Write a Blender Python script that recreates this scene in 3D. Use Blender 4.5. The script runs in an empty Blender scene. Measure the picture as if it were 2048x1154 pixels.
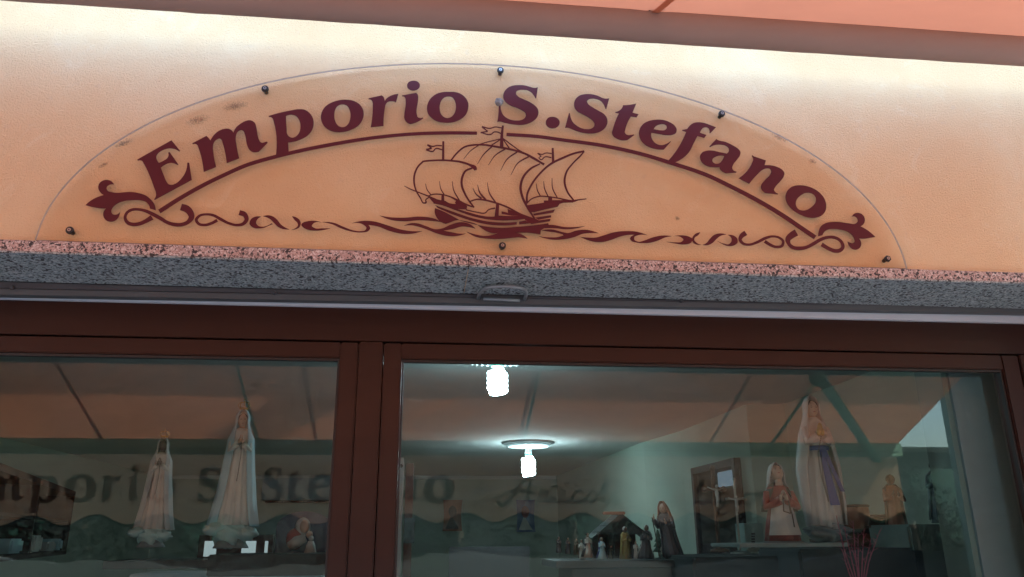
import bpy, math, random
import numpy as np
from mathutils import Vector, Matrix
from mathutils.geometry import tessellate_polygon
random.seed(7)
R = math.radians
sc = bpy.context.scene
COL = sc.collection

# ------------------------------------------------------------------ camera
CX, CY, F = 1024.0, 577.0, 1559.435                      # photograph pixels (2048 wide)
AX = np.array([0.99344861, 0.02779325, 0.11084853])      # wall's rightward direction in camera axes
AU = np.array([-0.00719923, -0.95282802, 0.30342533])    # up
AY = np.array([-0.11405276, 0.30223549, 0.94638559])     # into the shop
MW = np.array([AX, AY, AU])
EYE = np.array([0.0, -2.1, 1.6])
cam_d = bpy.data.cameras.new('camera'); cam = bpy.data.objects.new('camera', cam_d); COL.objects.link(cam)
rx = MW @ np.array([1, 0, 0.]); ry = MW @ np.array([0, -1., 0]); rz = MW @ np.array([0, 0, -1.])
m = Matrix([[rx[i], ry[i], rz[i], EYE[i]] for i in range(3)] + [[0, 0, 0, 1]])
cam.matrix_world = m
cam_d.sensor_width = 36; cam_d.lens = 36 * F / 2048
cam_d.clip_start = 0.02; cam_d.clip_end = 500
sc.camera = cam
# ------------------------------------------------------------------ sky, sun, exposure
SUN_EL, SUN_AZ = R(50), math.atan2(0.75, 0.66)           # the sun stands behind the shop, to the right
w = bpy.data.worlds.new('World'); sc.world = w; w.use_nodes = True
wn = w.node_tree.nodes; bg = wn['Background']
sky = wn.new('ShaderNodeTexSky'); sky.sky_type = 'NISHITA'; sky.sun_disc = False
sky.sun_elevation = SUN_EL; sky.sun_rotation = SUN_AZ; sky.dust_density = 3.0; sky.air_density = 1.0
w.node_tree.links.new(sky.outputs[0], bg.inputs[0]); bg.inputs[1].default_value = 0.15
sd = bpy.data.lights.new('sun', 'SUN'); so = bpy.data.objects.new('sun', sd); COL.objects.link(so)
sd.energy = 2.0; sd.angle = R(0.6); sd.color = (1, .95, .87)
sdir = Vector((math.sin(SUN_AZ) * math.cos(SUN_EL), math.cos(SUN_AZ) * math.cos(SUN_EL), math.sin(SUN_EL)))
so.rotation_euler = sdir.to_track_quat('Z', 'Y').to_euler()
sc.view_settings.view_transform = 'Standard'; sc.view_settings.look = 'None'
sc.view_settings.gamma = 1.0; sc.view_settings.use_curve_mapping = False
sc.view_settings.exposure = 3.4
sc.cycles.use_denoising = True
sc.cycles.max_bounces = 10; sc.cycles.diffuse_bounces = 5; sc.cycles.transparent_max_bounces = 24
sc.cycles.sample_clamp_indirect = 6.0

# ------------------------------------------------------------------ helpers
def ray(px, py): return MW @ np.array([px - CX, py - CY, F])
def P(px, py, y):                                        # the point at depth y that shows at that pixel
    d = ray(px, py); return Vector(EYE + d * (y - EYE[1]) / d[1])
def PZ(px, py, z):
    d = ray(px, py); return Vector(EYE + d * (z - EYE[2]) / d[2])
GLASS_Y = 0.36; AWN_Y = -2.25
def PM(px, py, y=AWN_Y):                                 # the point at depth y whose mirror image in the glass shows there
    p = P(px, py, 2 * GLASS_Y - y); return Vector((p.x, y, p.z))

class MB:
    def __init__(s): s.v = []; s.f = []; s.sm = []
    def add(s, vs, fs, smooth=False):
        o = len(s.v); s.v += [tuple(v) for v in vs]; s.f += [tuple(i + o for i in f) for f in fs]; s.sm += [smooth] * len(fs); return s
    def box(s, x0, x1, y0, y1, z0, z1):
        v = [(x, y, z) for z in (z0, z1) for y in (y0, y1) for x in (x0, x1)]
        return s.add(v, [(0, 2, 3, 1), (4, 5, 7, 6), (0, 1, 5, 4), (2, 6, 7, 3), (0, 4, 6, 2), (1, 3, 7, 5)])
    def hexa(s, pts):                                     # 4 bottom + 4 top points
        return s.add(pts, [(0, 3, 2, 1), (4, 5, 6, 7), (0, 1, 5, 4), (1, 2, 6, 5), (2, 3, 7, 6), (3, 0, 4, 7)])
    def tube(s, pts, rad, n=10, cap=True):
        pts = [Vector(p) for p in pts]; rad = rad if isinstance(rad, (list, tuple)) else [rad] * len(pts)
        vs = []; fs = []
        t0 = (pts[1] - pts[0]).normalized(); u = t0.orthogonal().normalized()
        for i, p in enumerate(pts):
            t = (pts[min(i + 1, len(pts) - 1)] - pts[max(i - 1, 0)]).normalized()
            u = (u - t * u.dot(t)).normalized(); q = t.cross(u)
            for k in range(n):
                a = 2 * math.pi * k / n; vs.append(p + (u * math.cos(a) + q * math.sin(a)) * rad[i])
        for i in range(len(pts) - 1):
            for k in range(n): fs.append((i * n + k, i * n + (k + 1) % n, (i + 1) * n + (k + 1) % n, (i + 1) * n + k))
        s.add(vs, fs, True)
        if cap: o = len(s.v) - len(vs); s.f += [tuple(range(o, o + n))[::-1], tuple(range(o + (len(pts) - 1) * n, o + len(pts) * n))]; s.sm += [False, False]
        return s
    def rings(s, rs, n=28, fold=0, a0=0.0, closed=True, capb=True, capt=True, ph=0.0):
        # rs: (z, cx, cy, rx, ry, fold depth); a0: half opening in front (-y) in degrees, or a list
        vs = []; fs = []
        m_ = n if closed else n + 1
        for i, r in enumerate(rs):
            z, cx, cy, ax, ay = r[:5]; am = r[5] if len(r) > 5 else 0
            op = 0 if closed else R(a0[i] if isinstance(a0, (list, tuple)) else a0)
            for k in range(m_):
                a = 2 * math.pi * k / n if closed else op + (2 * math.pi - 2 * op) * k / n
                g = 1 + 1.5 * am * math.sin(fold * a + ph + 1.1 * math.sin(2 * a + i * .15)) * (.7 + .3 * math.sin(a * 3 + 1.7))
                vs.append((cx - ax * g * math.sin(a), cy - ay * g * math.cos(a), z))
        for i in range(len(rs) - 1):
            for k in range(n if closed else m_ - 1):
                k2 = (k + 1) % m_; fs.append((i * m_ + k, (i + 1) * m_ + k, (i + 1) * m_ + k2, i * m_ + k2))
        if closed and capb: fs.append(tuple(range(m_)))
        if closed and capt: fs.append(tuple(range((len(rs) - 1) * m_, len(rs) * m_))[::-1])
        return s.add(vs, fs, True)
    def shell(s, rs, n, fold, a0, th=.006, ph=0.0):       # open cloth with thickness
        s.rings(rs, n, fold, a0, closed=False, ph=ph)
        a1 = [a + 1 for a in a0]
        s.rings([(r[0], r[1], r[2], max(r[3] - th, .001), max(r[4] - th, .001)) + tuple(r[5:]) for r in rs], n, fold, a0, closed=False, ph=ph)
        m_ = n + 1; L = len(rs); o2 = len(s.v) - L * m_; o1 = o2 - L * m_
        fs = []
        for i in range(L - 1):
            for k in (0, n): fs.append((o1 + i * m_ + k, o1 + (i + 1) * m_ + k, o2 + (i + 1) * m_ + k, o2 + i * m_ + k))
        for k in range(n): fs.append((o1 + k, o1 + k + 1, o2 + k + 1, o2 + k))
        s.f += fs; s.sm += [False] * len(fs); return s
    def ell(s, c, r, n=14, m_=9, bump=None):
        rs = []; vs = []; fs = []
        for i in range(m_ + 1):
            t = math.pi * i / m_
            for k in range(n):
                a = 2 * math.pi * k / n
                d = Vector((math.sin(t) * math.sin(a), -math.sin(t) * math.cos(a), math.cos(t)))
                g = bump(d) if bump else 1
                vs.append((c[0] + r[0] * d.x * g, c[1] + r[1] * d.y * g, c[2] + r[2] * d.z * g))
        for i in range(m_):
            for k in range(n): fs.append((i * n + k, (i + 1) * n + k, (i + 1) * n + (k + 1) % n, i * n + (k + 1) % n))
        return s.add(vs, fs, True)
    def poly(s, contours, y0, y1, to3):                  # outline with holes given as 2-D points; to3(x, y, depth)
        cs = [[Vector((p[0], p[1], 0)) for p in c] for c in contours]
        flat = [p for c in cs for p in c]; n = len(flat)
        tri = tessellate_polygon(cs)
        vs = [to3(p.x, p.y, y0) for p in flat] + [to3(p.x, p.y, y1) for p in flat]
        fs = [tuple(t) for t in tri] + [tuple(i + n for i in t)[::-1] for t in tri]
        o = 0
        for c in cs:
            k = len(c)
            for i in range(k): fs.append((o + i, o + (i + 1) % k, n + o + (i + 1) % k, n + o + i))
            o += k
        return s.add(vs, fs)
    def build(s, name, mat, parent=None, loc=None, bevel=0, **tags):
        me = bpy.data.meshes.new(name); me.from_pydata(s.v, [], s.f)
        me.polygons.foreach_set('use_smooth', s.sm); me.materials.append(mat); me.validate()
        import bmesh
        b = bmesh.new(); b.from_mesh(me)
        if bevel: bmesh.ops.bevel(b, geom=b.edges[:], offset=bevel, segments=2, affect='EDGES', clamp_overlap=True)
        bmesh.ops.recalc_face_normals(b, faces=b.faces); b.to_mesh(me); b.free()
        o = bpy.data.objects.new(name, me); COL.objects.link(o)
        if parent: o.parent = parent
        if loc is not None: o.location = loc
        for k, v in tags.items(): o[k] = v
        return o

def thing(name, label, cat, loc=(0, 0, 0), group=None, rz=0):
    o = bpy.data.objects.new(name, None); COL.objects.link(o); o.location = loc; o.rotation_euler.z = rz
    o.empty_display_size = .05
    o['label'] = label; o['category'] = cat
    if group: o['group'] = group
    return o
def box(name, mat, x0, x1, y0, y1, z0, z1, parent=None, bevel=0, **t):
    return MB().box(x0, x1, y0, y1, z0, z1).build(name, mat, parent, None, bevel, **t)

# ------------------------------------------------------------------ materials
def mat(name, col=(.5, .5, .5), rough=.6, metal=0.0, spec=.5, coat=0.0):
    m = bpy.data.materials.new(name); m.use_nodes = True; n = m.node_tree.nodes; b = n['Principled BSDF']
    b.inputs['Base Color'].default_value = (*col, 1); b.inputs['Roughness'].default_value = rough
    b.inputs['Metallic'].default_value = metal; b.inputs['Specular IOR Level'].default_value = spec
    b.inputs['Coat Weight'].default_value = coat
    return m
def nod(m, t, **kw):
    n = m.node_tree.nodes.new(t)
    for k, v in kw.items():
        if k in n.inputs: n.inputs[k].default_value = v
        else: setattr(n, k, v)
    return n
def lk(m, a, b): m.node_tree.links.new(a, b)
def coords(m, scale=(1, 1, 1), space='Object'):
    tc = nod(m, 'ShaderNodeTexCoord'); mp = nod(m, 'ShaderNodeMapping'); mp.inputs['Scale'].default_value = scale
    if space == 'World':
        g = nod(m, 'ShaderNodeNewGeometry'); lk(m, g.outputs['Position'], mp.inputs[0])
    else: lk(m, tc.outputs[space], mp.inputs[0])
    return mp.outputs[0]
def ramp(m, src, stops):
    r = nod(m, 'ShaderNodeValToRGB'); e = r.color_ramp.elements
    while len(e) < len(stops): e.new(.5)
    for i, (p, c) in enumerate(stops): e[i].position = p; e[i].color = (*c, 1) if len(c) == 3 else c
    lk(m, src, r.inputs[0]); return r.outputs[0]
def noise(m, co, scale, detail=4, rough=.55, out='Fac', dist=0):
    n = nod(m, 'ShaderNodeTexNoise', Scale=scale, Detail=detail, Roughness=rough, Distortion=dist); lk(m, co, n.inputs['Vector']); return n.outputs[out]
def bump(m, h, strength=.3, dist=.01):
    b = nod(m, 'ShaderNodeBump', Strength=strength, Distance=dist); lk(m, h, b.inputs['Height'])
    lk(m, b.outputs[0], m.node_tree.nodes['Principled BSDF'].inputs['Normal']); return b
def mixc(m, a, b, fac, mode='MIX'):
    x = nod(m, 'ShaderNodeMix', data_type='RGBA', blend_type=mode)
    for s, v in ((0, fac), (6, a), (7, b)):
        if isinstance(v, (int, float)): x.inputs[s].default_value = v
        elif isinstance(v, tuple): x.inputs[s].default_value = (*v, 1)
        else: lk(m, v, x.inputs[s])
    return x.outputs[2]
def base(m, c): lk(m, c, m.node_tree.nodes['Principled BSDF'].inputs['Base Color'])
def mottled(name, c1, c2, scale=8, rough=.6, bs=.15, bd=.003, **kw):
    m = mat(name, c1, rough, **kw); co = coords(m, space='World')
    base(m, mixc(m, c1, c2, noise(m, co, scale, 5))); bump(m, noise(m, co, scale * 6, 3), bs, bd); return m

# stuccoed wall, peach cream with pale patches
stucco = mat('stucco', (.7, .5, .33), .9, spec=.2); co = coords(stucco, space='World')
c_ = ramp(stucco, noise(stucco, co, 2.2, 5, .6), [(.3, (.72, .50, .285)), (.5, (.75, .545, .32)), (.72, (.78, .62, .395))])
c_ = mixc(stucco, c_, (.80, .70, .50), ramp(stucco, noise(stucco, co, 5.5, 6, .7, dist=1.2), [(.56, (0, 0, 0)), (.72, (.45, .45, .45))]))
c_ = mixc(stucco, c_, (.60, .47, .36), ramp(stucco, noise(stucco, co, 30, 3), [(.62, (0, 0, 0)), (.78, (.35, .35, .35))]))
base(stucco, c_)
h_ = nod(stucco, 'ShaderNodeMath', operation='ADD'); lk(stucco, noise(stucco, co, 130, 6, .7), h_.inputs[0])
h2 = nod(stucco, 'ShaderNodeMath', operation='MULTIPLY'); h2.inputs[1].default_value = .9
lk(stucco, noise(stucco, co, 260, 3, .6, dist=.8), h2.inputs[0]); lk(stucco, h2.outputs[0], h_.inputs[1]); bump(stucco, h_.outputs[0], .8, .0045)

# granite: pink feldspar, white and black grains
def granite(name, polished):
    m = mat(name, (.4, .35, .33), .45 if polished else .85); co = coords(m, space='World')
    v1 = nod(m, 'ShaderNodeTexVoronoi', Scale=270.0 if polished else 210.0); lk(m, mixc(m, co, noise(m, co, 90, 2, out='Color'), .012), v1.inputs['Vector'])
    v2 = nod(m, 'ShaderNodeTexVoronoi', Scale=150.0); lk(m, co, v2.inputs['Vector'])
    sep = nod(m, 'ShaderNodeSeparateColor'); lk(m, v1.outputs['Color'], sep.inputs[0])
    sep2 = nod(m, 'ShaderNodeSeparateColor'); lk(m, v2.outputs['Color'], sep2.inputs[0])
    if polished: st = [(0, (.03, .03, .033)), (.18, (.16, .13, .125)), (.3, (.36, .265, .245)), (.62, (.43, .325, .295)), (.8, (.50, .44, .41)), (.97, (.62, .60, .58))]
    else: st = [(0, (.10, .12, .125)), (.25, (.25, .32, .34)), (.5, (.35, .44, .46)), (.8, (.43, .53, .55)), (1, (.60, .66, .66))]
    c = ramp(m, sep.outputs[0], st)
    dk = ramp(m, sep2.outputs[1], [(.0, (1, 1, 1)), (.14, (1, 1, 1)), (.17, (0, 0, 0))])
    c = mixc(m, c, (.03, .03, .035) if polished else (.06, .06, .065), dk)
    c = mixc(m, c, (1.1, .98, .95), noise(m, co, 9, 3), 'MULTIPLY'); base(m, c)
    if not polished:
        bump(m, noise(m, coords(m, (1, 2.2, 1), 'World'), 130, 4, .7, dist=1), .9, .006)
    return m
granite_pol, granite_raw = granite('granite_polished', True), granite('granite_sawn', False)

# clear acrylic
acr = bpy.data.materials.new('clear_acrylic'); acr.use_nodes = True; n = acr.node_tree.nodes; n.remove(n['Principled BSDF'])
t_ = nod(acr, 'ShaderNodeBsdfTransparent'); g_ = nod(acr, 'ShaderNodeBsdfGlossy', Roughness=.05); x_ = nod(acr, 'ShaderNodeMixShader'); fr = nod(acr, 'ShaderNodeFresnel', IOR=1.45)
co = coords(acr, space='World')
lk(acr, ramp(acr, noise(acr, co, 3, 4), [(.3, (1.0, .980, .958)), (.7, (1.0, .988, .972))]), t_.inputs[0])
ma_ = nod(acr, 'ShaderNodeMath', operation='MULTIPLY'); ma_.inputs[1].default_value = .14; lk(acr, fr.outputs[0], ma_.inputs[0]); lk(acr, ma_.outputs[0], x_.inputs[0]); lk(acr, t_.outputs[0], x_.inputs[1]); lk(acr, g_.outputs[0], x_.inputs[2]); lk(acr, x_.outputs[0], n['Material Output'].inputs[0])
acr_edge = bpy.data.materials.new('acrylic_edge'); acr_edge.use_nodes = True; n = acr_edge.node_tree.nodes; n.remove(n['Principled BSDF'])
d1 = nod(acr_edge, 'ShaderNodeBsdfDiffuse'); d1.inputs[0].default_value = (.46, .38, .29, 1); d2 = nod(acr_edge, 'ShaderNodeBsdfTranslucent'); d2.inputs[0].default_value = (.34, .29, .25, 1); mx = nod(acr_edge, 'ShaderNodeMixShader')
lk(acr_edge, d1.outputs[0], mx.inputs[1]); lk(acr_edge, d2.outputs[0], mx.inputs[2]); lk(acr_edge, mx.outputs[0], n['Material Output'].inputs[0])
vinyl = mat('burgundy_vinyl', (.085, .007, .014), .38, spec=.35); co = coords(vinyl, space='World')
base(vinyl, mixc(vinyl, (.070, .005, .011), (.095, .009, .018), noise(vinyl, co, 14, 4)))
blackcap = mat('black_plastic_cap', (.012, .012, .012), .4); steel = mat('steel', (.45, .45, .46), .35, 1.0)
zinc = mottled('dull_grey_metal', (.30, .33, .35), (.22, .25, .27), 25, .4, .05, .001, metal=.3)
dkmetal = mottled('painted_shutter_bar', (.085, .088, .095), (.065, .068, .075), 12, .42, .08, .001)
striplight = mottled('pale_grey_aluminium', (.62, .68, .74), (.57, .63, .69), 6, .4, .03, .001)
# brown stained window frame
def wood(name, c1, c2, axis=(1, 8, 8), rough=.38):
    m = mat(name, c1, rough, spec=.3, coat=.05); co = coords(m, axis, 'World')
    base(m, mixc(m, c1, c2, noise(m, co, 6, 6, .65, dist=.6))); bump(m, noise(m, co, 24, 4, .6), .12, .001); return m
frame_h = wood('brown_frame_horizontal', (.030, .0085, .005), (.021, .0062, .004), (1, 14, 14))
frame_v = wood('brown_frame_vertical', (.030, .0085, .005), (.021, .0062, .004), (14, 14, 1))
gasket = mat('black_gasket', (.01, .01, .01), .5)
# window glass
gl = bpy.data.materials.new('window_glass'); gl.use_nodes = True; n = gl.node_tree.nodes; n.remove(n['Principled BSDF'])
t_ = nod(gl, 'ShaderNodeBsdfTransparent'); t_.inputs[0].default_value = (.74, .83, .80, 1)
g_ = nod(gl, 'ShaderNodeBsdfGlossy', Roughness=.0); x_ = nod(gl, 'ShaderNodeMixShader'); fr = nod(gl, 'ShaderNodeFresnel', IOR=1.52)
mu = nod(gl, 'ShaderNodeMath', operation='MULTIPLY_ADD', use_clamp=True); mu.inputs[1].default_value = 1.0; mu.inputs[2].default_value = .008; lk(gl, fr.outputs[0], mu.inputs[0])
g_.inputs[0].default_value = (.76, .90, .82, 1); lk(gl, mu.outputs[0], x_.inputs[0]); lk(gl, t_.outputs[0], x_.inputs[1]); lk(gl, g_.outputs[0], x_.inputs[2])
# a film of wiped dust
d_ = nod(gl, 'ShaderNodeBsdfTranslucent'); d_.inputs[0].default_value = (.8, .85, .9, 1); xd = nod(gl, 'ShaderNodeMixShader')
co = coords(gl, (1.2, 1, 3.0), 'World')
sm = ramp(gl, noise(gl, co, 2.2, 6, .6, dist=2.5), [(.42, (.006, .006, .006)), (.75, (.085, .085, .085))])
lk(gl, sm, xd.inputs[0]); lk(gl, x_.outputs[0], xd.inputs[1]); lk(gl, d_.outputs[0], xd.inputs[2]); lk(gl, xd.outputs[0], n['Material Output'].inputs[0])
# awning cloth: lets some light through
def cloth(name, col, tr, fac):
    m = bpy.data.materials.new(name); m.use_nodes = True; n = m.node_tree.nodes; n.remove(n['Principled BSDF'])
    a = nod(m, 'ShaderNodeBsdfDiffuse'); b = nod(m, 'ShaderNodeBsdfTranslucent'); x = nod(m, 'ShaderNodeMixShader'); x.inputs[0].default_value = fac
    co = coords(m, space='World'); nz = noise(m, co, 3, 5); fine = noise(m, coords(m, (1, 1, 1), 'World'), 500, 2)
    k = ramp(m, nz, [(.3, (.9, .9, .9)), (.7, (1.0, 1.0, 1.0))]); k = mixc(m, k, (.9, .9, .9), fine, 'MULTIPLY')
    lk(m, mixc(m, col, k, 1.0, 'MULTIPLY'), a.inputs[0]); lk(m, mixc(m, tr, k, 1.0, 'MULTIPLY'), b.inputs[0])
    bp = nod(m, 'ShaderNodeBump', Strength=.1, Distance=.002); lk(m, noise(m, co, 60, 3), bp.inputs['Height']); lk(m, bp.outputs[0], a.inputs['Normal'])
    lk(m, a.outputs[0], x.inputs[1]); lk(m, b.outputs[0], x.inputs[2]); lk(m, x.outputs[0], n['Material Output'].inputs[0]); return m
awn_cloth = cloth('awning_cloth', (.62, .36, .22), (.60, .195, .10), .5)
val_cloth = cloth('valance_cloth', (.62, .36, .22), (.95, .50, .28), .6)
roll_cloth = cloth('rolled_awning_cloth', (.43, .315, .27), (.2, .1, .05), .06)
green_trim = cloth('green_edging', (.02, .09, .06), (.01, .05, .035), .3)
green_ink = mat('green_lettering', (.018, .07, .05), .7)
teal_paint = mat('teal_green_paint', (.09, .33, .24), .4)
# room
room_white = mottled('ceiling_paint', (.60, .60, .57), (.55, .55, .53), 2, .9, .1, .003)
room_green = mottled('pale_green_wall_paint', (.42, .48, .40), (.37, .43, .36), 2, .85, .15, .003)
floor_m = mottled('floor_tiles', (.30, .25, .2), (.25, .2, .17), 3, .5)
asphalt = mottled('asphalt', (.055, .055, .055), (.045, .045, .046), 8, .9, .4, .006)
paving = mottled('paving_stone', (.26, .25, .24), (.2, .19, .185), 4, .85, .3, .004)
white_p = mottled('white_painted_panel', (.42, .46, .48), (.38, .42, .44), 3, .5)
dark_wood = wood('dark_red_wood', (.060, .016, .011), (.038, .010, .008), (10, 10, 1), .7)
shelf_m = wood('dark_shelf', (.045, .04, .04), (.03, .028, .028), (1, 8, 8), .5)

# ------------------------------------------------------------------ outdoors
MB().add([(-80, -80, 0), (80, -80, 0), (80, 40, 0), (-80, 40, 0)], [(0, 1, 2, 3)]).build('street', asphalt, kind='structure')
pav = bpy.data.objects.new('pavement', None); COL.objects.link(pav); pav['kind'] = 'structure'
box('pavement_slab', paving, -14, 14, -3.4, -.02, .004, .12, pav)
for i in range(18):
    x = -14 + i * 1.56; box('kerb_stone', paving, x, x + 1.55, -3.55, -3.405, .004, .125, pav, .006)

# ------------------------------------------------------------------ the shop building
zt = 2.361; zs = 2.326                                   # top and underside of the granite lintel
shop = thing('shop_building', 'peach stuccoed shop front with pink granite lintel above the brown window', 'shop')
wall = MB()
WX0, WX1 = -2.35, 2.32                                   # window opening
wall.box(-7, WX0, 0, .24, 0, zs - .004).box(WX1, 7, 0, .24, 0, zs - .004).box(-7, 7, 0, .24, zs - .002 + .002, 5.25)
wall.build('stucco_wall', stucco, shop)
box('cornice', stucco, -7.1, 7.1, -.10, .3, 5.252, 5.36, shop)
box('roof', floor_m, -7.1, 7.1, -.1, 9.9, 5.362, 5.42, shop)
box('shadow_chimney', stucco, 1.42, 1.60, -.06, .2, 5.422, 6.75, shop)  # unseen stack added to throw the diagonal shade band across the awning
jx = P(938, 509, -.03).x
for (a, b) in ((-2.9, jx - .0012), (jx + .0012, 2.9)):
    sl = bpy.data.objects.new('lintel_slab', None); COL.objects.link(sl); sl.parent = shop
    box('polished_face', granite_pol, a, b, -.030, -.004, zs + .004, zt, sl, .0012)
    box('sawn_underside', granite_raw, a, b, -.0285, .262, zs - .001, zs + .0035, sl)
box('joint_mortar', mat('dark_mortar', (.012, .012, .012), 1.0, spec=0), jx - .003, jx + .003, -.026, .26, zs + .0012, zt - .002, shop)
box('wall_backing', room_white, -7, 7, .245, .30, zs + .006, 2.9, shop)

# inside of the shop
ZC = 2.45
box('ceiling', room_white, -3.75, 2.75, .301, 9.7, ZC, ZC + .05, kind='structure')
box('floor', floor_m, -3.6, 2.75, .26, 9.7, .05, .1, kind='structure')
box('back_wall', room_green, -3.72, 2.75, 9.5, 9.6, .06, ZC + .02, kind='structure')
box('left_wall', room_green, -3.7, -3.6, .20, 9.55, .06, ZC + .02, kind='structure')
rw = bpy.data.objects.new('right_wall', None); COL.objects.link(rw); rw['kind'] = 'structure'
wp = [(2.0, 9.55), (2.10, 5.2), (2.2, 4.4), (2.2, 3.0), (2.45, 2.95), (2.45, .40)]
for (xa_, ya_), (xb_, yb_) in zip(wp, wp[1:]):
    MB().hexa([(xa_, ya_, .06), (xb_, yb_, .06), (2.74, yb_, .06), (2.74, ya_, .06), (xa_, ya_, ZC + .02), (xb_, yb_, ZC + .02), (2.74, yb_, ZC + .02), (2.74, ya_, ZC + .02)]).build('wall_panel', room_green, rw)
cv = MB()
for (a, b) in (((-3.59, 9.44), (1.98, 9.44)),):
    cv.box(a[0], b[0], 9.46, 9.5 - .001, ZC - .05, ZC - .003)
cv.build('cornice_moulding', room_white, kind='structure')
# white reveal standing inside the right pane
x0 = P(1900, 745, .45).x
rev = thing('window_pilaster', 'white painted pillar inside the window at the right end of the right pane', 'pillar', (0, 0, 0))
box('pillar_face', mottled('pillar_paint', (.28, .33, .36), (.24, .29, .32), 2), x0, 2.44, .46, .62, .1, ZC - .002, rev)
box('pillar_edge_strip', mottled('grey_green_edge', (.2, .27, .24), (.17, .23, .2), 5), x0 - .022, x0 - .0015, .47, .62, .1, ZC - .003, rev)

# ------------------------------------------------------------------ window
win = thing('shop_window', 'wide brown framed shop window with two large panes below the roller shutter', 'window')
fy = .30
zh = 2.182                                               # top of the sashes
box('head_frame', frame_h, WX0, WX1 - .16, fy, fy + .07, zh + .003, 2.30, win, .002)
box('side_frame', frame_v, 2.030, WX1 - .02, fy + .001, fy + .07, .12, zh, win, .003)
box('side_frame', frame_v, WX0, -2.25, fy + .001, fy + .07, .12, zh, win, .003)
box('mullion', frame_v, -.1975, -.1245, fy - .004, fy + .07, .12, zh, win, .004)
box('mullion_backing', frame_v, -.215, -.107, fy + .058, fy + .072, .12, zh - .06, win)  # backing strips added behind the frame joints to block leaking light
box('head_backing', frame_h, WX0, WX1 - .16, fy + .058, fy + .069, zh - .03, zh + .002, win)
box('side_backing', frame_v, 2.012, 2.032, fy + .058, fy + .072, .12, zh - .031, win)
def sash(x0, x1, gx0, gx1):
    s = bpy.data.objects.new('sash', None); COL.objects.link(s); s.parent = win
    z1 = zh - .002; gz = 2.128; gb = .28
    MB().box(gx0 - .004, gx1 + .004, fy + .004, fy + .055, gz + .003, z1).build('top_rail', frame_h, s, None, .003)
    MB().box(x0, gx0 - .003, fy + .003, fy + .056, .14, z1).build('stile', frame_v, s, None, .004)
    MB().box(gx1 + .003, x1, fy + .003, fy + .056, .14, z1).build('stile', frame_v, s, None, .004)
    MB().box(gx0 - .004, gx1 + .004, fy + .004, fy + .055, .14, gb - .003).build('bottom_rail', frame_h, s, None, .003)
    g = MB(); e = .006
    g.box(gx0 - .002, gx1 + .002, fy + .012, fy + .03, gz - e, gz + .002).box(gx0 - .002, gx0 + e - .002, fy + .012, fy + .03, gb, gz - e - .0005)
    g.box(gx1 - e + .002, gx1 + .002, fy + .012, fy + .03, gb, gz - e - .0005); g.build('gasket', gasket, s)
    MB().add([(gx0 - .002, GLASS_Y, gb - .002), (gx1 + .002, GLASS_Y, gb - .002), (gx1 + .002, GLASS_Y, gz + .002), (gx0 - .002, GLASS_Y, gz + .002)], [(0, 1, 2, 3)]).build('pane', gl, s)
sash(-2.248, -.2, -2.18, -.258)
sash(-.122, 2.027, -.063, 1.96)

# roller shutter drawn up into its slot
sh = thing('roller_shutter', 'grey roller shutter bar with a curved pull handle drawn up under the lintel', 'shutter')
def slanted(yf, yb, tops, bots):
    mb = MB(); (xa, za), (xb, zb) = tops; (_, ya), (_, yb_) = bots
    return mb.hexa([(xa, yf, ya), (xb, yf, yb_), (xb, yb, yb_), (xa, yb, ya), (xa, yf, za), (xb, yf, zb), (xb, yb, zb), (xa, yb, za)])
pl = P(0, 589, .235); pr = P(2048, 626, .235); pm = P(0, 577, .235); pm2 = P(2048, 616, .235)
k_ = (pr.z - pl.z) / (pr.x - pl.x); k2 = (pm2.z - pm.z) / (pm2.x - pm.x)
xa, xb = -2.3, 2.28
za = pl.z + k_ * (xa - pl.x); zb = pl.z + k_ * (xb - pl.x)
ma = pm.z + k2 * (xa - pm.x); mb_ = pm.z + k2 * (xb - pm.x)
slanted(.228, .262, ((xa, zs - .002), (xb, zs - .002)), ((xa, ma), (xb, mb_))).build('end_bar', dkmetal, sh, None, .0015)
slanted(.235, .268, ((xa, ma - .0005), (xb, mb_ - .0005)), ((xa, za), (xb, zb))).build('end_bar_lip', mottled('shutter_lip', (.105, .115, .12), (.09, .1, .105), 9, .5), sh, None, .001)
for px in (24, 548, 1362):
    p = P(px, 575 + px * .0195, .228); q = MB(); q.tube([(p.x, .2275, p.z), (p.x, .219, p.z)], [.0075, .005], 12); q.build('rivet', dkmetal, sh)
# handle
hA, hB = P(957, 594, .215), P(1050, 598, .215); hT = P(1003, 572, .20)
hd = bpy.data.objects.new('pull_handle', None); COL.objects.link(hd); hd.parent = sh
cx_, wd = (hA.x + hB.x) / 2, (hB.x - hA.x) / 2
hy = PZ(1003, 572, zs - .013).y; pts = []
for i in range(33):
    a = math.pi * i / 32; q = math.copysign(abs(math.cos(a)) ** .7, math.cos(a)); u = math.sin(a) ** .6
    pts.append((cx_ - wd * q, .226 + (hy - .226) * u, hA.z - .001 + (zs - .013 - hA.z) * u))
MB().tube(pts, .0056, 10).build('grip', zinc, hd)
MB().tube([(cx_ - wd * .78, .219, hA.z - .004), (cx_ + wd * .78, .219, hB.z - .004)], .0055, 10).build('grip_plate', zinc, hd)
MB().box(cx_ - wd - .012, cx_ + wd + .012, .2215, .2275, hA.z - .006, hA.z + .010).build('back_plate', dkmetal, hd, None, .002)
# pale strip above the window frame
pa, pb = P(0, 597, .285), P(2048, 646, .285)
k3 = (pb.z - pa.z) / (pb.x - pa.x)
slanted(.285, .30, ((xa, 2.322), (xb, 2.322)), ((xa, pa.z + k3 * (xa - pa.x)), (xb, pa.z + k3 * (xb - pa.x)))).build('pale_trim_strip', striplight, sh)

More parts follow.
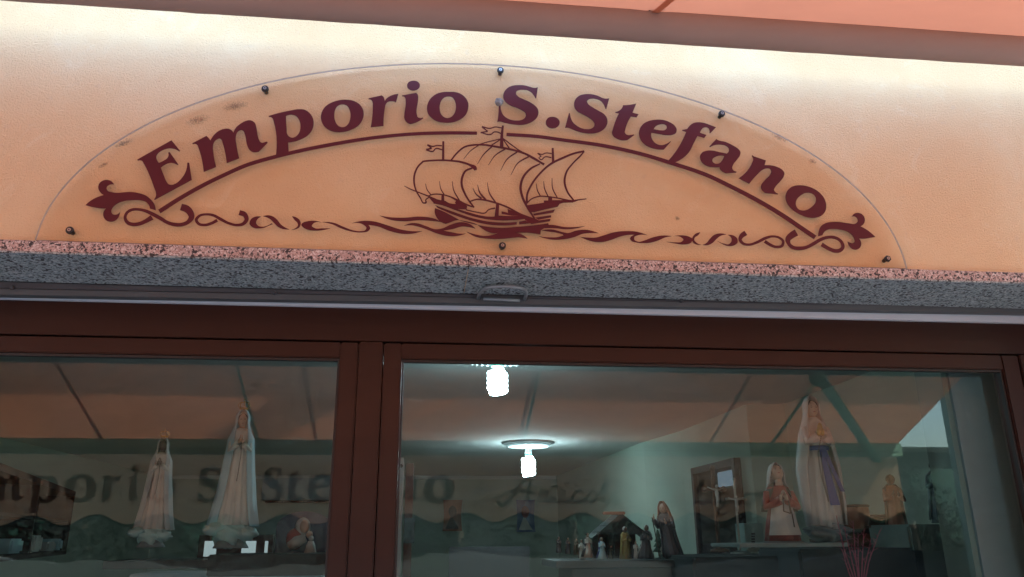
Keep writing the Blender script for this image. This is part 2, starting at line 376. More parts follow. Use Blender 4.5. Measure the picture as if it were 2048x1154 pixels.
# ------------------------------------------------------------------ the sign
def pts_of(s):
    out = []
    for t in s.split():
        c = t.endswith('c'); a = t.rstrip('c').split(','); out.append((float(a[0]), float(a[1]), c))
    return out
def smooth(pts, seg=7):                                  # closed outline; 'c' points are corners
    n = len(pts); out = []
    for i in range(n):
        p0, p1, p2, p3 = pts[i - 1], pts[i], pts[(i + 1) % n], pts[(i + 2) % n]
        a = np.array(p1[:2]); b = np.array(p2[:2]); L = np.linalg.norm(b - a)
        if p1[2] and p2[2]: out.append(tuple(a)); continue
        def tan(p, q, r):
            d1 = np.linalg.norm(q - p) + 1e-6; d2 = np.linalg.norm(r - q) + 1e-6
            v = (q - p) / d1 * d2 + (r - q) / d2 * d1; return v / (d1 + d2)
        t1 = (b - a) / L if p1[2] else tan(np.array(p0[:2]), a, b)
        t2 = (b - a) / L if p2[2] else tan(a, b, np.array(p3[:2]))
        if p1[2]: t1 = 2 * (b - a) / L - t2; t1 = t1 / (np.linalg.norm(t1) + 1e-6) * .9
        elif p2[2]: t2 = 2 * (b - a) / L - t1; t2 = t2 / (np.linalg.norm(t2) + 1e-6) * .9
        for k in range(seg):
            u = k / seg; h0 = 2 * u**3 - 3 * u**2 + 1; h1 = u**3 - 2 * u**2 + u; h2 = -2 * u**3 + 3 * u**2; h3 = u**3 - u**2
            out.append(tuple(h0 * a + h1 * L * t1 + h2 * b + h3 * L * t2))
    return out
def stroke(pts, seg=8):                                  # centre line with widths -> outline
    P_ = [np.array(p, float) for p in pts]; n = len(P_); c = []
    for i in range(n - 1):
        p0 = P_[max(i - 1, 0)]; p1 = P_[i]; p2 = P_[i + 1]; p3 = P_[min(i + 2, n - 1)]
        L = np.linalg.norm((p2 - p1)[:2])
        def tg(a, b, d):
            d1 = np.linalg.norm((b - a)[:2]); d2 = np.linalg.norm((d - b)[:2])
            if d1 < 1e-6: return (d - b) / d2
            if d2 < 1e-6: return (b - a) / d1
            return ((b - a) / d1 * d2 + (d - b) / d2 * d1) / (d1 + d2)
        t1, t2 = tg(p0, p1, p2), tg(p1, p2, p3); sg = seg if n > 2 else 1
        for k in range(sg):
            u = k / sg; c.append((2*u**3-3*u**2+1)*p1 + (u**3-2*u**2+u)*L*t1 + (-2*u**3+3*u**2)*p2 + (u**3-u**2)*L*t2)
    c.append(P_[-1]); l = []; r = []
    for i, q in enumerate(c):
        d = c[min(i + 1, len(c) - 1)] - c[max(i - 1, 0)]; d = d[:2] / (np.linalg.norm(d[:2]) + 1e-9); nn = np.array([-d[1], d[0]])
        l.append(tuple(q[:2] + nn * q[2] / 2)); r.append(tuple(q[:2] - nn * q[2] / 2))
    return l + r[::-1]
def clean(c):
    o = []
    for p in c:
        if not o or math.hypot(p[0] - o[-1][0], p[1] - o[-1][1]) > .03: o.append(p)
    return o
SY = -.0172                                              # front face of the acrylic panel
def onsign(x, y, d): q = P(x, y, SY); return (q.x, SY - d, q.z)
def px(c, off, s): return clean([(off[0] + p[0] * s, off[1] + p[1] * s) for p in c])

sign = thing('shop_sign', 'half-oval clear sign panel with burgundy lettering and a sailing ship above the window', 'sign', (0, 0, 0))
zb = zt + .006; EXC, EZC, EA, EB = .205, 2.35, 1.2472, .6455
a0 = math.asin((zb - EZC) / EB)
arc2 = [(EXC + EA * math.cos(a0 + (math.pi - 2 * a0) * i / 140), EZC + EB * math.sin(a0 + (math.pi - 2 * a0) * i / 140)) for i in range(141)]
A = arc2; n_ = len(A)
tri = tessellate_polygon([[Vector((a[0], a[1], 0)) for a in A]])
vf = [(a[0], SY, a[1]) for a in A]
pan = MB(); pan.add(vf, [tuple(t) for t in tri]); pan.add([(a[0], SY + .008, a[1]) for a in A], [tuple(t) for t in tri]); pan.build('panel', acr, sign)
eg = MB()
vs = []
cxm = sum(a[0] for a in A) / n_; czm = 2.6
for a in A:
    vs += [(a[0], SY - .0001, a[1]), (a[0], SY + .0081, a[1])]
eg.add(vs, [(2 * i, 2 * ((i + 1) % n_), 2 * ((i + 1) % n_) + 1, 2 * i + 1) for i in range(n_)])
eg.build('panel_edge', acr_edge, sign)

G = {}                                                   # letter outlines: (crop origin, scale, contours)
def glyph(k, off, s, *cs): G[k] = (off, s, [pts_of(c) for c in cs])
glyph('E', (260, 270), .12132, '122,408c 686,90c 828,265c 812,272c 740,235 650,222 560,245 470,300 436,365 450,420 478,462c 560,425 620,380 638,335 630,295c 655,283c 800,490c 783,497c 740,475 680,462 600,480 510,540c 560,670 610,780 640,815 680,825 760,800 850,720 905,640 940,540 946,460c 978,460c 1020,742c 405,1075c 400,1062c 430,1010 430,960 400,870 232,480 205,435 180,422 130,426c')
glyph('m', (370, 210), .12129, '122,635c 355,513c 382,537 420,590c 470,510 560,430 650,398 720,395 770,420 800,458c 840,380 920,310 1000,268 1060,255 1120,270 1160,310 1175,360 1225,580 1245,615 1280,628c 1355,605c 1365,625c 1215,775c 1160,783 1090,765 1050,725 1030,680 985,480 965,435 930,417 870,445 845,500 838,570 850,660 895,882c 690,960c 625,640 605,580 575,556 520,575 480,620 462,700 470,790 515,1025c 310,1105c 225,715 205,665 175,645 130,650c')
glyph('p', (520, 180), .12132, '143,432c 520,338 640,320 740,330 820,385 870,460 885,560 865,650 800,740 700,805 580,850 465,868c 476,1058c 258,1112c 225,520 210,475 190,455 148,448c', '430,430c 520,410 590,430 640,490 665,560 665,650 640,720 590,770 530,790 480,770 450,730 440,640')
glyph('o', (620, 160), .10742, '700,372 820,395 920,455 985,550 1000,650 970,760 890,860 780,925 650,965 520,975 400,955 290,890 225,800 203,700 225,590 290,495 400,425 540,382', '625,460 690,485 735,560 755,650 745,740 710,825 660,870 600,882 540,865 490,810 460,730 455,640 475,545 520,485 570,462')
glyph('r', (620, 160), .10742, '1090,345c 1335,290c 1365,315 1385,360 1393,395c 1430,345 1500,300 1570,275 1645,262c 1600,425c 1580,408c 1500,400 1445,415 1410,460 1393,540 1370,860c 1130,882c 1168,500 1165,420 1145,380 1090,362c')
glyph('i', (780, 150), .09534, '250,435c 545,378c 575,405 592,460 590,520 565,840 580,885 620,905 690,898c 698,912c 480,1022 430,1032 370,1010 320,960 298,900 300,840 328,550 320,490 300,460 258,452c')
glyph('i_dot', (780, 150), .09534, '510,125 580,145 625,200 620,260 570,310 490,330 410,310 362,260 362,200 400,150 450,130')
glyph('o2', (780, 150), .09534, '1250,357 1380,365 1500,410 1590,490 1640,590 1640,700 1600,820 1500,920 1380,980 1250,1005 1130,1003 1000,980 890,920 800,820 775,720 790,610 850,500 960,410 1100,365', '1230,455 1300,470 1350,530 1380,620 1380,710 1350,810 1290,880 1210,908 1130,885 1075,830 1045,740 1045,640 1080,540 1140,475')
glyph('S', (970, 150), .10399, '1015,240c 985,455c 968,450c 940,400 890,340 820,300 740,287 660,292 605,320 597,365 640,420 740,470 850,520 950,585 1010,650 1028,720 1005,810 940,880 840,935 720,962 600,962 480,945 350,915 300,900 235,905c 262,660 262,600c 300,600c 310,690 340,760 400,820 480,860 590,880 690,872 760,835 785,780 770,730 720,690 620,640 480,585 400,530 360,470 350,400 375,320 440,250 530,210 640,198 760,205 860,230 930,250 975,252c')
glyph('dot', (970, 150), .10399, '1300,808 1380,830 1432,890 1430,950 1380,1010 1300,1030 1220,1010 1172,950 1172,890 1210,830')
glyph('S2', (1120, 170), .10396, '945,262c 890,465c 872,460c 840,380 780,310 700,275 620,265 550,280 518,320 540,370 620,430 740,500 840,560 900,640 912,720 880,810 800,885 700,925 580,938 450,925 320,890 210,845 160,825 95,830c 170,545c 188,545c 205,630 240,710 310,780 400,830 500,852 590,845 645,810 662,750 630,695 540,625 420,560 320,500 275,430 268,370 295,280 370,210 470,182 600,182 720,210 820,255 880,268c')
glyph('t', (1210, 200), .10396, '345,105c 480,95 600,72c 528,248c 645,278c 605,338c 498,322c 385,585 378,625 400,660 440,678 500,675 555,665c 560,680c 430,775c 340,780 230,750 160,700 133,640 150,560 265,262c 200,250c 195,235c 260,215 320,165')
glyph('e', (1210, 200), .10396, '1255,797c 1268,803c 1130,958c 1000,950 850,910 740,840 670,740 650,640 670,550 740,460 850,405 980,383 1120,388 1240,430 1340,500 1378,580 1360,640 1290,675 1180,680 1050,660 890,630c 885,690 905,760 950,820 1030,865 1110,870 1180,845', '935,565c 980,505 1060,472 1130,470 1180,500 1185,545 1150,580 1070,588 1000,578')
glyph('f', (1320, 230), .10396, '425,290c 480,282 520,272c 570,210 640,160 740,143 850,158 970,200 1075,240c 962,358c 948,345c 950,300 925,255 880,238 830,250 790,295 765,345c 890,388c 850,447c 720,405c 640,560 570,700 480,800 380,870 285,915c 250,950c 150,915c 165,872c 260,760 500,330c 430,305c')
glyph('a', (1320, 230), .10396, '1080,465c 1110,485 1250,520 1400,590 1500,655 1545,720 1535,780 1480,860 1400,970 1385,1020 1405,1065 1470,1092c 1465,1112c 1270,1125c 1210,1100 1165,1060 1140,1005c 1040,1008 930,995 830,940 775,860 768,790 810,725 900,690 1020,690 1150,720 1280,745c 1320,700 1320,650 1270,600 1180,575 1080,575 1000,600 965,622c 945,612c', '1232,790c 1140,785 1060,810 1010,850 1005,890 1030,925 1080,942 1140,930 1190,880')
glyph('n', (1460, 290), .1387, '318,150c 345,168c 515,225c 495,295c 580,295 680,320 750,360 782,410 770,460 720,530 650,610 632,650 650,680 692,705c 685,715c 515,695c 470,665 445,620 450,575 500,510 580,420 592,380 570,345 520,340 460,365 400,420 275,562c 122,482c 320,250 332,210 325,180 310,160c')
glyph('o3', (1460, 290), .1387, '1000,583 1090,592 1190,625 1290,690 1360,780 1385,880 1370,960 1310,1025 1220,1053 1120,1045 1010,1005 900,935 820,840 797,750 820,670 880,610 940,588', '1140,692 1200,715 1235,760 1230,830 1180,890 1110,935 1040,947 975,920 948,870 955,800 1010,735 1070,700')
for k, (off, s, cs) in G.items():
    cc = [px(smooth(c), off, s) for c in cs]
    if k == 'i_dot': continue
    mb = MB().poly(cc, 0.0003, .0016, onsign)
    if k == 'i': mb.poly([px(smooth(G['i_dot'][2][0]), off, s)], 0.0003, .0016, onsign)
    mb.build('letter' if k != 'dot' else 'full_stop', vinyl, sign)
# curved underline in two lengths
ul = [(318.8, 423.2, 8.4), (359.2, 397.5, 8), (404, 372, 7.6), (450, 349.5, 7.4), (491.3, 331.3, 7.4), (551.5, 313.5, 7.2), (606, 300.5, 7), (660, 289.8, 7), (749, 275.5, 6.6), (827, 268.2, 6.4), (905, 266.0, 6.4), (954, 266.6, 6.2)]
ur = [(1012.9, 269.2, 6.4), (1076.7, 273.5, 6.6), (1120, 279.5, 6.6), (1203, 291, 7), (1286, 309.2, 7.2), (1346, 327.5, 7.4), (1413.6, 350.5, 7.6), (1460, 372.5, 7.8), (1529, 409, 8.2), (1572, 435.5, 8.4), (1594, 450.5, 8.4), (1630, 475, 8.4)]
for u in (ul, ur): MB().poly([clean(stroke(u))], .0002, .0014, onsign).build('underline', vinyl, sign)
# ornaments
FL = ((160, 350), .11719); FRr = ((1550, 410), .10742); WL = ((380, 400), .1953); WR = ((1160, 430), .20508); SH = ((780, 240), .21661); W1 = ((640, 120), .31194)
layer = [0]
def shape(mb, crop, s_=None, st=None):
    c = smooth(pts_of(s_), 6) if s_ else stroke(st)
    layer[0] += 1; d = .0012 + (layer[0] % 60) * .00003
    mb.poly([px(c, crop[0], crop[1])], .0002, d, onsign); return mb
def orn(name, crop, *items):
    mb = MB()
    for it in items: shape(mb, crop, it if isinstance(it, str) else None, None if isinstance(it, str) else it)
    return mb.build(name, vinyl, sign)
orn('fleur_ornament', FL, '95,518c 200,430 300,380 410,345c 350,300 315,230 330,150 390,100 460,85 530,105 585,165c 520,165 470,190 455,230 480,275 550,297 900,293 1000,310 1130,355 1220,430 1275,510 1295,605c 1195,575c 1180,520 1130,465 1050,438 900,432 760,445 640,490 560,560 535,620 560,670 610,680 685,635c 660,720 610,775 520,800 440,770 400,700 410,620 450,575c 330,570 200,545')
orn('fleur_ornament', FRr, '800,585c 810,500 850,400 940,340 1050,318 1150,315 1350,340 1500,345 1535,310 1525,250 1480,215 1430,218c 1470,165 1530,148 1600,165 1655,220 1670,290 1650,350 1590,400c 1700,460 1865,598c 1760,615 1680,628 1560,625c 1595,680 1600,750 1565,810 1500,835 1430,815 1370,750 1350,680c 1400,705 1440,712 1475,690 1470,630 1430,560 1350,500 1230,465 1100,450 1000,455 930,490 880,565c')
orn('scroll_ornament', FL, [(1232, 725, 85), (1120, 790, 66), (1000, 838, 62), (900, 845, 60), (810, 810, 60), (772, 735, 50), (800, 650, 45), (880, 597, 45), (1000, 590, 44), (1120, 615, 52), (1250, 675, 62), (1380, 745, 62), (1500, 815, 58), (1620, 848, 62), (1750, 845, 62), (1850, 800, 68), (1905, 715, 98), (1880, 640, 114), (1820, 580, 122), (1725, 548, 112)])
orn('scroll_ornament', WL, [(280, 208, 30), (230, 235, 28), (150, 257, 27), (90, 245, 28), (65, 205, 30), (95, 165, 24), (170, 148, 22), (240, 158, 26), (310, 195, 30), (400, 240, 26), (480, 258, 26), (545, 245, 32), (580, 200, 42), (560, 150, 50), (505, 130, 52)])
orn('scroll_ornament', WL, '730,172c 670,172 620,205 610,245 640,280 700,292 760,285 820,258 848,248c 835,240c 790,265 740,275 700,265 678,235 690,200', '748,168c 800,158 850,170 890,200 930,250 980,285 1020,302c 960,300 900,275 860,235 810,190', '1045,168c 1090,180 1125,210 1135,245 1120,280 1085,300 1038,307c 1080,290 1105,265 1100,235 1075,210')
orn('wave_ornament', WL, '1345,230c 1280,215 1200,220 1150,240 1140,258 1150,272 1190,300 1280,315 1380,305 1435,292c 1350,292 1280,290 1248,268 1265,240')
orn('wave_ornament', W1, '15,1040c 90,1045 150,1070 210,1092 260,1098 290,1092 298,1078 280,1058 205,1048c 270,1033 340,1035 430,1060 520,1088 590,1098 655,1098c 600,1113 530,1115 450,1098 370,1068 310,1058c 322,1080 310,1097 270,1106 210,1102 140,1082 80,1055')
orn('wave_ornament', W1, '382,998c 440,1008 540,1012 640,1005 700,1010 740,1020 778,1040c 700,1031 640,1028 540,1035 450,1025')
orn('wave_ornament', SH, '130,978c 190,955 250,955 330,980 420,1010 480,1003 560,968 650,945 720,955 790,1005c 730,990 660,985 590,1005 490,1022c 580,1040 640,1050 700,1050c 620,1072 520,1070 430,1047 340,1012 260,985 190,973')
orn('wave_ornament', SH, '1400,1020c 1500,1013 1580,1033 1640,1045 1720,1022 1820,1016 1925,1047c 1850,1045 1780,1052 1700,1082 1600,1103 1480,1103 1375,1075c 1480,1085 1560,1080 1600,1065 1530,1040 1460,1030', '1430,972c 1500,970 1600,988 1700,990 1800,980c 1720,1002 1620,1010 1520,1000 1425,1000c')
orn('wave_ornament', WR, '5,215c 80,222 150,222 230,200 330,170 440,158 540,163 655,198c 600,193 560,200 530,215 528,240 570,262 620,252 700,222 800,202 895,208c 830,220 760,250 690,270 620,276 550,270 500,252 487,230 500,210 540,194c 450,198 380,215 300,245 230,263 150,264 80,248')
orn('wave_ornament', WR, '915,208c 1000,200 1060,212 1098,240 1080,272 1020,288 930,280 845,262c 930,268 990,262 1008,240 980,215')
orn('scroll_ornament', WR, '1172,170c 1150,200 1120,220 1112,240 1135,272 1180,292c 1130,287 1098,262 1092,232 1120,188', '1195,292c 1230,275 1260,240 1300,200 1350,182 1425,192c 1370,205 1330,235 1290,275 1240,295', '1440,195c 1490,200 1530,230 1535,270 1500,298 1440,303 1380,280 1340,255c 1400,280 1450,285 1475,260 1475,225')
orn('scroll_ornament', WR, [(1615, 176, 50), (1575, 205, 44), (1560, 240, 32), (1590, 280, 24), (1650, 290, 22), (1730, 265, 26), (1800, 230, 28), (1880, 210, 20), (1940, 222, 20), (1980, 260, 22), (1970, 300, 26), (1910, 312, 24), (1850, 290, 26), (1800, 258, 30)])
orn('scroll_ornament', FRr, [(395, 515, 128), (310, 565, 122), (240, 640, 100), (255, 725, 62), (330, 790, 62), (450, 810, 68), (580, 790, 62), (720, 720, 65), (840, 650, 62), (960, 607, 55), (1080, 603, 52), (1180, 640, 50), (1245, 710, 52), (1258, 790, 65), (1210, 845, 72), (1120, 857, 68), (1000, 815, 62), (865, 735, 70)])
# the ship, its pieces under one part
ship = bpy.data.objects.new('ship_emblem', None); COL.objects.link(ship); ship.parent = sign
def sp(name, *items):
    mb = MB()
    for it in items: shape(mb, SH, it if isinstance(it, str) else None, None if isinstance(it, str) else it)
    mb.build(name, vinyl, ship)
sp('sail', [(300, 384, 12), (340, 379, 14), (400, 375, 14), (490, 373, 15), (570, 378, 15), (660, 390, 17), (740, 418, 20), (785, 448, 34), (790, 464, 24)],
   [(308, 382, 14), (260, 430, 15), (228, 500, 17), (222, 570, 17), (240, 650, 14), (280, 720, 12), (312, 768, 12), (332, 764, 15), (330, 740, 10), (350, 722, 10), (372, 712, 10)],
   [(760, 445, 14), (700, 470, 17), (667, 530, 21), (662, 600, 21), (690, 680, 18), (735, 755, 15), (775, 806, 12)],
   [(350, 703, 8), (400, 688, 10), (480, 690, 10), (560, 712, 12), (620, 742, 18), (700, 780, 14), (778, 808, 10)],
   [(328, 590, 5), (340, 640, 8), (380, 695, 8)], [(456, 568, 4), (470, 640, 9), (500, 690, 9)], [(575, 568, 5), (585, 640, 9), (640, 745, 12)])
sp('sail', [(565, 372, 14), (620, 305, 14), (690, 250, 14), (780, 232, 14), (880, 232, 14), (960, 245, 16), (1050, 260, 17), (1150, 282, 17), (1240, 310, 17), (1320, 350, 17), (1422, 414, 15)],
   [(820, 233, 8), (740, 290, 7), (680, 362, 4)], [(945, 243, 12), (860, 325, 9), (808, 408, 4)], [(1065, 268, 12), (970, 330, 9), (908, 418, 4)], [(1180, 292, 13), (1080, 365, 10), (1020, 470, 4)], [(1290, 335, 13), (1180, 400, 10), (1115, 510, 4)],
   [(1385, 406, 10), (1300, 450, 17), (1230, 530, 21), (1205, 620, 23), (1225, 720, 21), (1270, 810, 19), (1335, 915, 14)],
   [(740, 752, 10), (800, 735, 12), (870, 740, 14), (960, 762, 14), (1080, 805, 14), (1200, 870, 16), (1330, 920, 18)],
   [(765, 632, 4), (790, 680, 9), (845, 728, 14)], [(808, 603, 4), (825, 665, 12), (885, 740, 16)], [(898, 580, 4), (915, 670, 10), (975, 765, 14)])
sp('sail', [(1262, 772, 20), (1266, 690, 19), (1300, 610, 18), (1380, 500, 17), (1480, 410, 18), (1600, 350, 18), (1700, 310, 16), (1792, 290, 16)], [(1792, 292, 12), (1760, 330, 14), (1690, 400, 13), (1630, 480, 17), (1611, 570, 19), (1635, 660, 15), (1700, 750, 12)],
   [(1262, 772, 12), (1300, 735, 10), (1370, 708, 10), (1460, 710, 10), (1560, 725, 10), (1690, 750, 18), (1745, 738, 10), (1812, 730, 7)],
   [(1350, 590, 4), (1360, 650, 9), (1388, 705, 8)], [(1418, 568, 4), (1425, 630, 9), (1460, 710, 8)], [(1495, 540, 5), (1500, 630, 9), (1545, 722, 8)])
sp('rigging', [(1035, 172, 8), (930, 240, 10)], [(1030, 175, 7), (920, 200, 7), (815, 230, 6)], [(1042, 172, 8), (1200, 290, 8)], [(1042, 178, 8), (1100, 262, 10)], [(1180, 276, 9), (1300, 345, 12), (1424, 412, 16)])
sp('mast', [(492, 200, 18), (490, 375, 23)])
sp('mast', [(487, 690, 24), (487, 752, 28)])
sp('mast', '980,770c 1008,775c 1002,888c 965,892c')
sp('mast', [(1042, 55, 18), (1033, 130, 24), (1030, 258, 34)])
sp('mast', [(1501, 262, 18), (1506, 400, 23)])
sp('mast', [(1478, 714, 34), (1478, 752, 38)])
fl = lambda *s: [stroke_ for stroke_ in s]
sp('flag', [(480, 240, 9), (430, 238, 9), (400, 246, 9), (345, 232, 12)], [(345, 232, 10), (385, 264, 10)], [(385, 264, 10), (333, 276, 12)], [(333, 278, 9), (400, 290, 10), (420, 268, 9), (482, 276, 9)])
sp('flag', [(1030, 74, 10), (970, 66, 10), (925, 78, 11), (848, 62, 11)], [(848, 64, 10), (902, 106, 11)], [(902, 106, 11), (836, 118, 10)], [(838, 118, 8), (935, 132, 11), (962, 112, 10), (990, 112, 10), (1028, 128, 11)])
sp('flag', [(1492, 310, 9), (1430, 308, 9), (1410, 318, 9), (1362, 308, 8)], [(1362, 308, 8), (1396, 336, 8)], [(1396, 336, 8), (1374, 350, 7), (1395, 368, 9), (1430, 342, 9), (1490, 348, 10)])
sp('hull', [(132, 610, 5), (180, 635, 9), (260, 668, 10), (350, 703, 12), (420, 735, 16)],
   '350,700c 400,722 470,742c 500,745 545,768 608,776c 600,765c 622,738 650,760 712,795c 708,828c 620,822c 500,792 402,765c 375,735',
   '415,815c 412,850 430,900 460,935 515,960c 560,945 600,930 640,925c 560,880 470,835',
   '400,762c 500,792 620,822c 720,852 820,880 900,893 960,893c 1000,885c 1100,888 1230,885c 1300,905c 1180,922 1040,928 900,918 750,885 600,832 480,788 402,772c',
   [(700, 830, 10), (800, 852, 10), (880, 858, 11), (910, 830, 10), (970, 815, 14)], '1030,845c 1090,860c 1085,822c 1150,850c 1225,886c 1130,884c 1030,868c',
   '418,788c 600,855 750,905 900,938 1040,948 1170,943c 1170,966c 1040,975 900,965 750,930 600,880 440,813c', '1192,940c 1250,930c 1300,955c 1192,965c',
   '640,928c 750,957 900,987 1040,997 1180,987 1300,977 1460,955c 1464,968c 1422,1000c 1392,1020c 1388,1058c 1250,1040 1010,1047 920,1040 850,1003 800,965 720,940',
   '1265,790c 1420,765c 1420,745c 1455,745c 1500,742c 1600,742 1690,746c 1690,762c 1600,765c 1565,775c 1548,802c 1440,825 1330,852c 1296,850c',
   '1320,868c 1522,828c 1508,856c 1330,884c', '1338,903c 1485,881c 1488,900c 1372,922c', '1205,872c 1340,912c 1375,928c 1483,914c 1475,936c 1305,962c 1250,925c',
   '705,1032c 790,1058 870,1072 950,1062 1010,1040c 1140,1040c 1220,1060 1270,1097c 1190,1085 1110,1092 1000,1100 880,1095 800,1082')
# bolts
for i, (bx, by) in enumerate([(530, 177), (1001, 140), (1444, 227), (139, 460), (1005, 491), (1776, 517)]):
    p = P(bx, by, SY - .006); b = bpy.data.objects.new('bolt', None); COL.objects.link(b); b.parent = sign
    MB().tube([(p.x, -.0005, p.z), (p.x, SY - .0005, p.z)], .006, 12).build('spacer', blackcap, b)
    MB().tube([(p.x, SY - .0005, p.z), (p.x, SY - .006, p.z), (p.x, SY - .0085, p.z)], [.0105, .0105, .0088], 6 if i in (5,) else 18).build('washer', blackcap, b)
    MB().tube([(p.x, SY - .0084, p.z), (p.x, SY - .0102, p.z)], .0048, 10).build('screw_head', steel, b)
    MB().tube([(p.x, SY - .0103, p.z), (p.x, SY - .0106, p.z)], .0020, 6).build('socket', blackcap, b)
# chewed plug hole by the S
p = P(998, 205, -.014)
def lump(seed, a=.25):
    rr = random.Random(seed); w_ = [(rr.uniform(2, 9), rr.uniform(0, 6), rr.uniform(2, 9)) for _ in range(5)]
    return lambda d: 1 + a * sum(math.sin(f1 * d.x + p1 + f2 * d.z + f1 * .7 * d.y) for f1, p1, f2 in w_) / 3
MB().ell((p.x, -.017, p.z), (.0125, .006, .0125), 22, 14, lump(3, .28)).build('broken_plug', mottled('grey_putty', (.05, .048, .045), (.42, .38, .35), 160, .8, .8, .003), sign)

# grime behind and on the panel
def grime(px_, py_, w_, h_, rot, dark, seed):
    m = bpy.data.materials.new('grime'); m.use_nodes = True; n = m.node_tree.nodes; b = n['Principled BSDF']; b.inputs['Base Color'].default_value = (*dark, 1); b.inputs['Roughness'].default_value = .9
    co = coords(m); mp = nod(m, 'ShaderNodeMapping'); mp.inputs['Location'].default_value = (seed, seed * .7, 0); lk(m, co, mp.inputs[0])
    nz = nod(m, 'ShaderNodeTexNoise', Scale=230.0, Detail=4.0, Roughness=.6); lk(m, mp.outputs[0], nz.inputs['Vector'])
    gen = nod(m, 'ShaderNodeTexCoord'); gr = nod(m, 'ShaderNodeTexGradient', gradient_type='SPHERICAL'); g2 = nod(m, 'ShaderNodeMapping'); g2.inputs['Scale'].default_value = (1 / w_, 1, 1 / h_); lk(m, gen.outputs['Object'], g2.inputs[0]); lk(m, g2.outputs[0], gr.inputs[0])
    mt = nod(m, 'ShaderNodeMath', operation='MULTIPLY'); lk(m, nz.outputs[0], mt.inputs[0]); lk(m, gr.outputs[0], mt.inputs[1])
    al = ramp(m, mt.outputs[0], [(.25, (0, 0, 0)), (.5, (.5, .5, .5))]); lk(m, al, b.inputs['Alpha'])
    p = P(px_, py_, -.003)
    o = MB().add([(-w_, 0, -h_), (w_, 0, -h_), (w_, 0, h_), (-w_, 0, h_)], [(0, 1, 2, 3)]).build('grime_patch', m, sign, (p.x, -.003 + seed * .0001, p.z)); o.rotation_euler.y = -rot
grime(248, 286, .06, .022, R(28), (.10, .08, .07), 1.3); grime(470, 212, .08, .03, R(18), (.22, .14, .10), 2.1); grime(395, 240, .07, .03, R(22), (.30, .18, .12), 3.3)
grime(1355, 437, .020, .014, 0, (.20, .09, .07), 4.2); grime(1625, 322, .03, .02, R(-30), (.32, .17, .11), 5.1); grime(1560, 275, .06, .02, R(-28), (.34, .2, .13), 6.4); grime(206, 330, .03, .012, R(35), (.25, .15, .11), 7.7)

# ------------------------------------------------------------------ awning
awn = thing('awning', 'salmon fabric awning with green folding arms and a scalloped valance over the shop front', 'awning')
AX0, AX1 = -3.45, 3.24; TZ, TY, TR = 3.007, -.24, .047
zB = 2.185                                               # fabric height over the front bar
fab0 = (TY, TZ + TR * .72)                               # where the cloth leaves the roll
def fab(y): return zB + (fab0[1] - zB) * (y - AWN_Y) / (fab0[0] - AWN_Y)
sx = P(1290, 15, -.2).x
edges = [AX0, sx - 2 * 1.28, sx - 1.28, sx, sx + 1.28, AX1]
for a, b in zip(edges, edges[1:]):
    nx, ny = 18, 24; vs = []; fs = []
    for j in range(ny + 1):
        y = AWN_Y + (fab0[0] - AWN_Y) * j / ny
        for i in range(nx + 1):
            u = i / nx; x = a + (b - a) * u
            vs.append((x, y, fab(y) - .012 * math.sin(math.pi * j / ny) - .003 * math.sin(5 * x + 3 * y) * math.sin(math.pi * j / ny) + (.004 if 0 < i < nx else 0)))
    for j in range(ny):
        for i in range(nx): q = j * (nx + 1) + i; fs.append((q, q + 1, q + nx + 2, q + nx + 1))
    MB().add(vs, fs, True).build('fabric_panel', awn_cloth, awn)
for x in edges[1:-1]:
    mb = MB(); ys = [AWN_Y + (fab0[0] - AWN_Y) * j / 24 for j in range(25)]
    vs = [(x + s * .011, y, fab(y) - .012 * math.sin(math.pi * j / 24) - .0045) for j, y in enumerate(ys) for s in (-1, 1)]
    mb.add(vs, [(2 * j, 2 * j + 1, 2 * j + 3, 2 * j + 2) for j in range(24)], True); mb.build('fabric_seam', awn_cloth, awn)
# the roll: cloth wound round a tube, slightly uneven, thicker at the seams
mb = MB(); nseg = 150; prs = []; rad = []
for i in range(nseg + 1):
    x = AX0 + (AX1 - AX0) * i / nseg; d = min(abs(x - e) for e in edges[1:-1])
    prs.append((x, TY, TZ - .001 * math.sin(x * 2.1))); rad.append(TR + .0028 * math.exp(-(d / .02) ** 2) + .0006 * math.sin(x * 31) * math.sin(x * 7.3))
mb.tube(prs, rad, 40); mb.build('cloth_roll', roll_cloth, awn)
# a pinch of cloth where the seam meets the roll
MB().tube([(sx - .02, TY - TR - .004, TZ + .012), (sx, TY - TR - .014, TZ + .022), (sx + .03, TY - TR - .012, TZ + .03)], [.003, .007, .003], 8).build('seam_pinch', mat('dark_seam_thread', (.16, .08, .07), .9), awn)  # pinch in a dark reddish brown tone
# front bar
box('front_bar', mat('grey_green_bar_paint', (.30, .52, .40), .45), AX0 - .02, AX1 + .02, AWN_Y - .03, AWN_Y + .018, 2.10, 2.190, awn, .006)
box('front_bar_groove', mat('bar_groove', (.01, .05, .04), .5), AX0, AX1, AWN_Y + .0185, AWN_Y + .021, 2.128, 2.134, awn)
# rafters and the folding arm
for x in (-1.0, .655, 2.32):
    ys = [AWN_Y + .02, -1.2, -.62]
    MB().tube([(x, y, fab(y) - .03) for y in ys], .010, 10).build('rafter', teal_paint, awn)
arm = MB().tube([(2.32, -1.46, fab(-1.46) - .05), (2.75, -1.95, 2.29), (3.20, -2.40, 2.03)], .032, 12); arm.build('folding_arm', teal_paint, awn)
MB().ell((2.31, -1.47, fab(-1.46) - .05), (.055, .055, .045)).build('arm_elbow', teal_paint, awn)
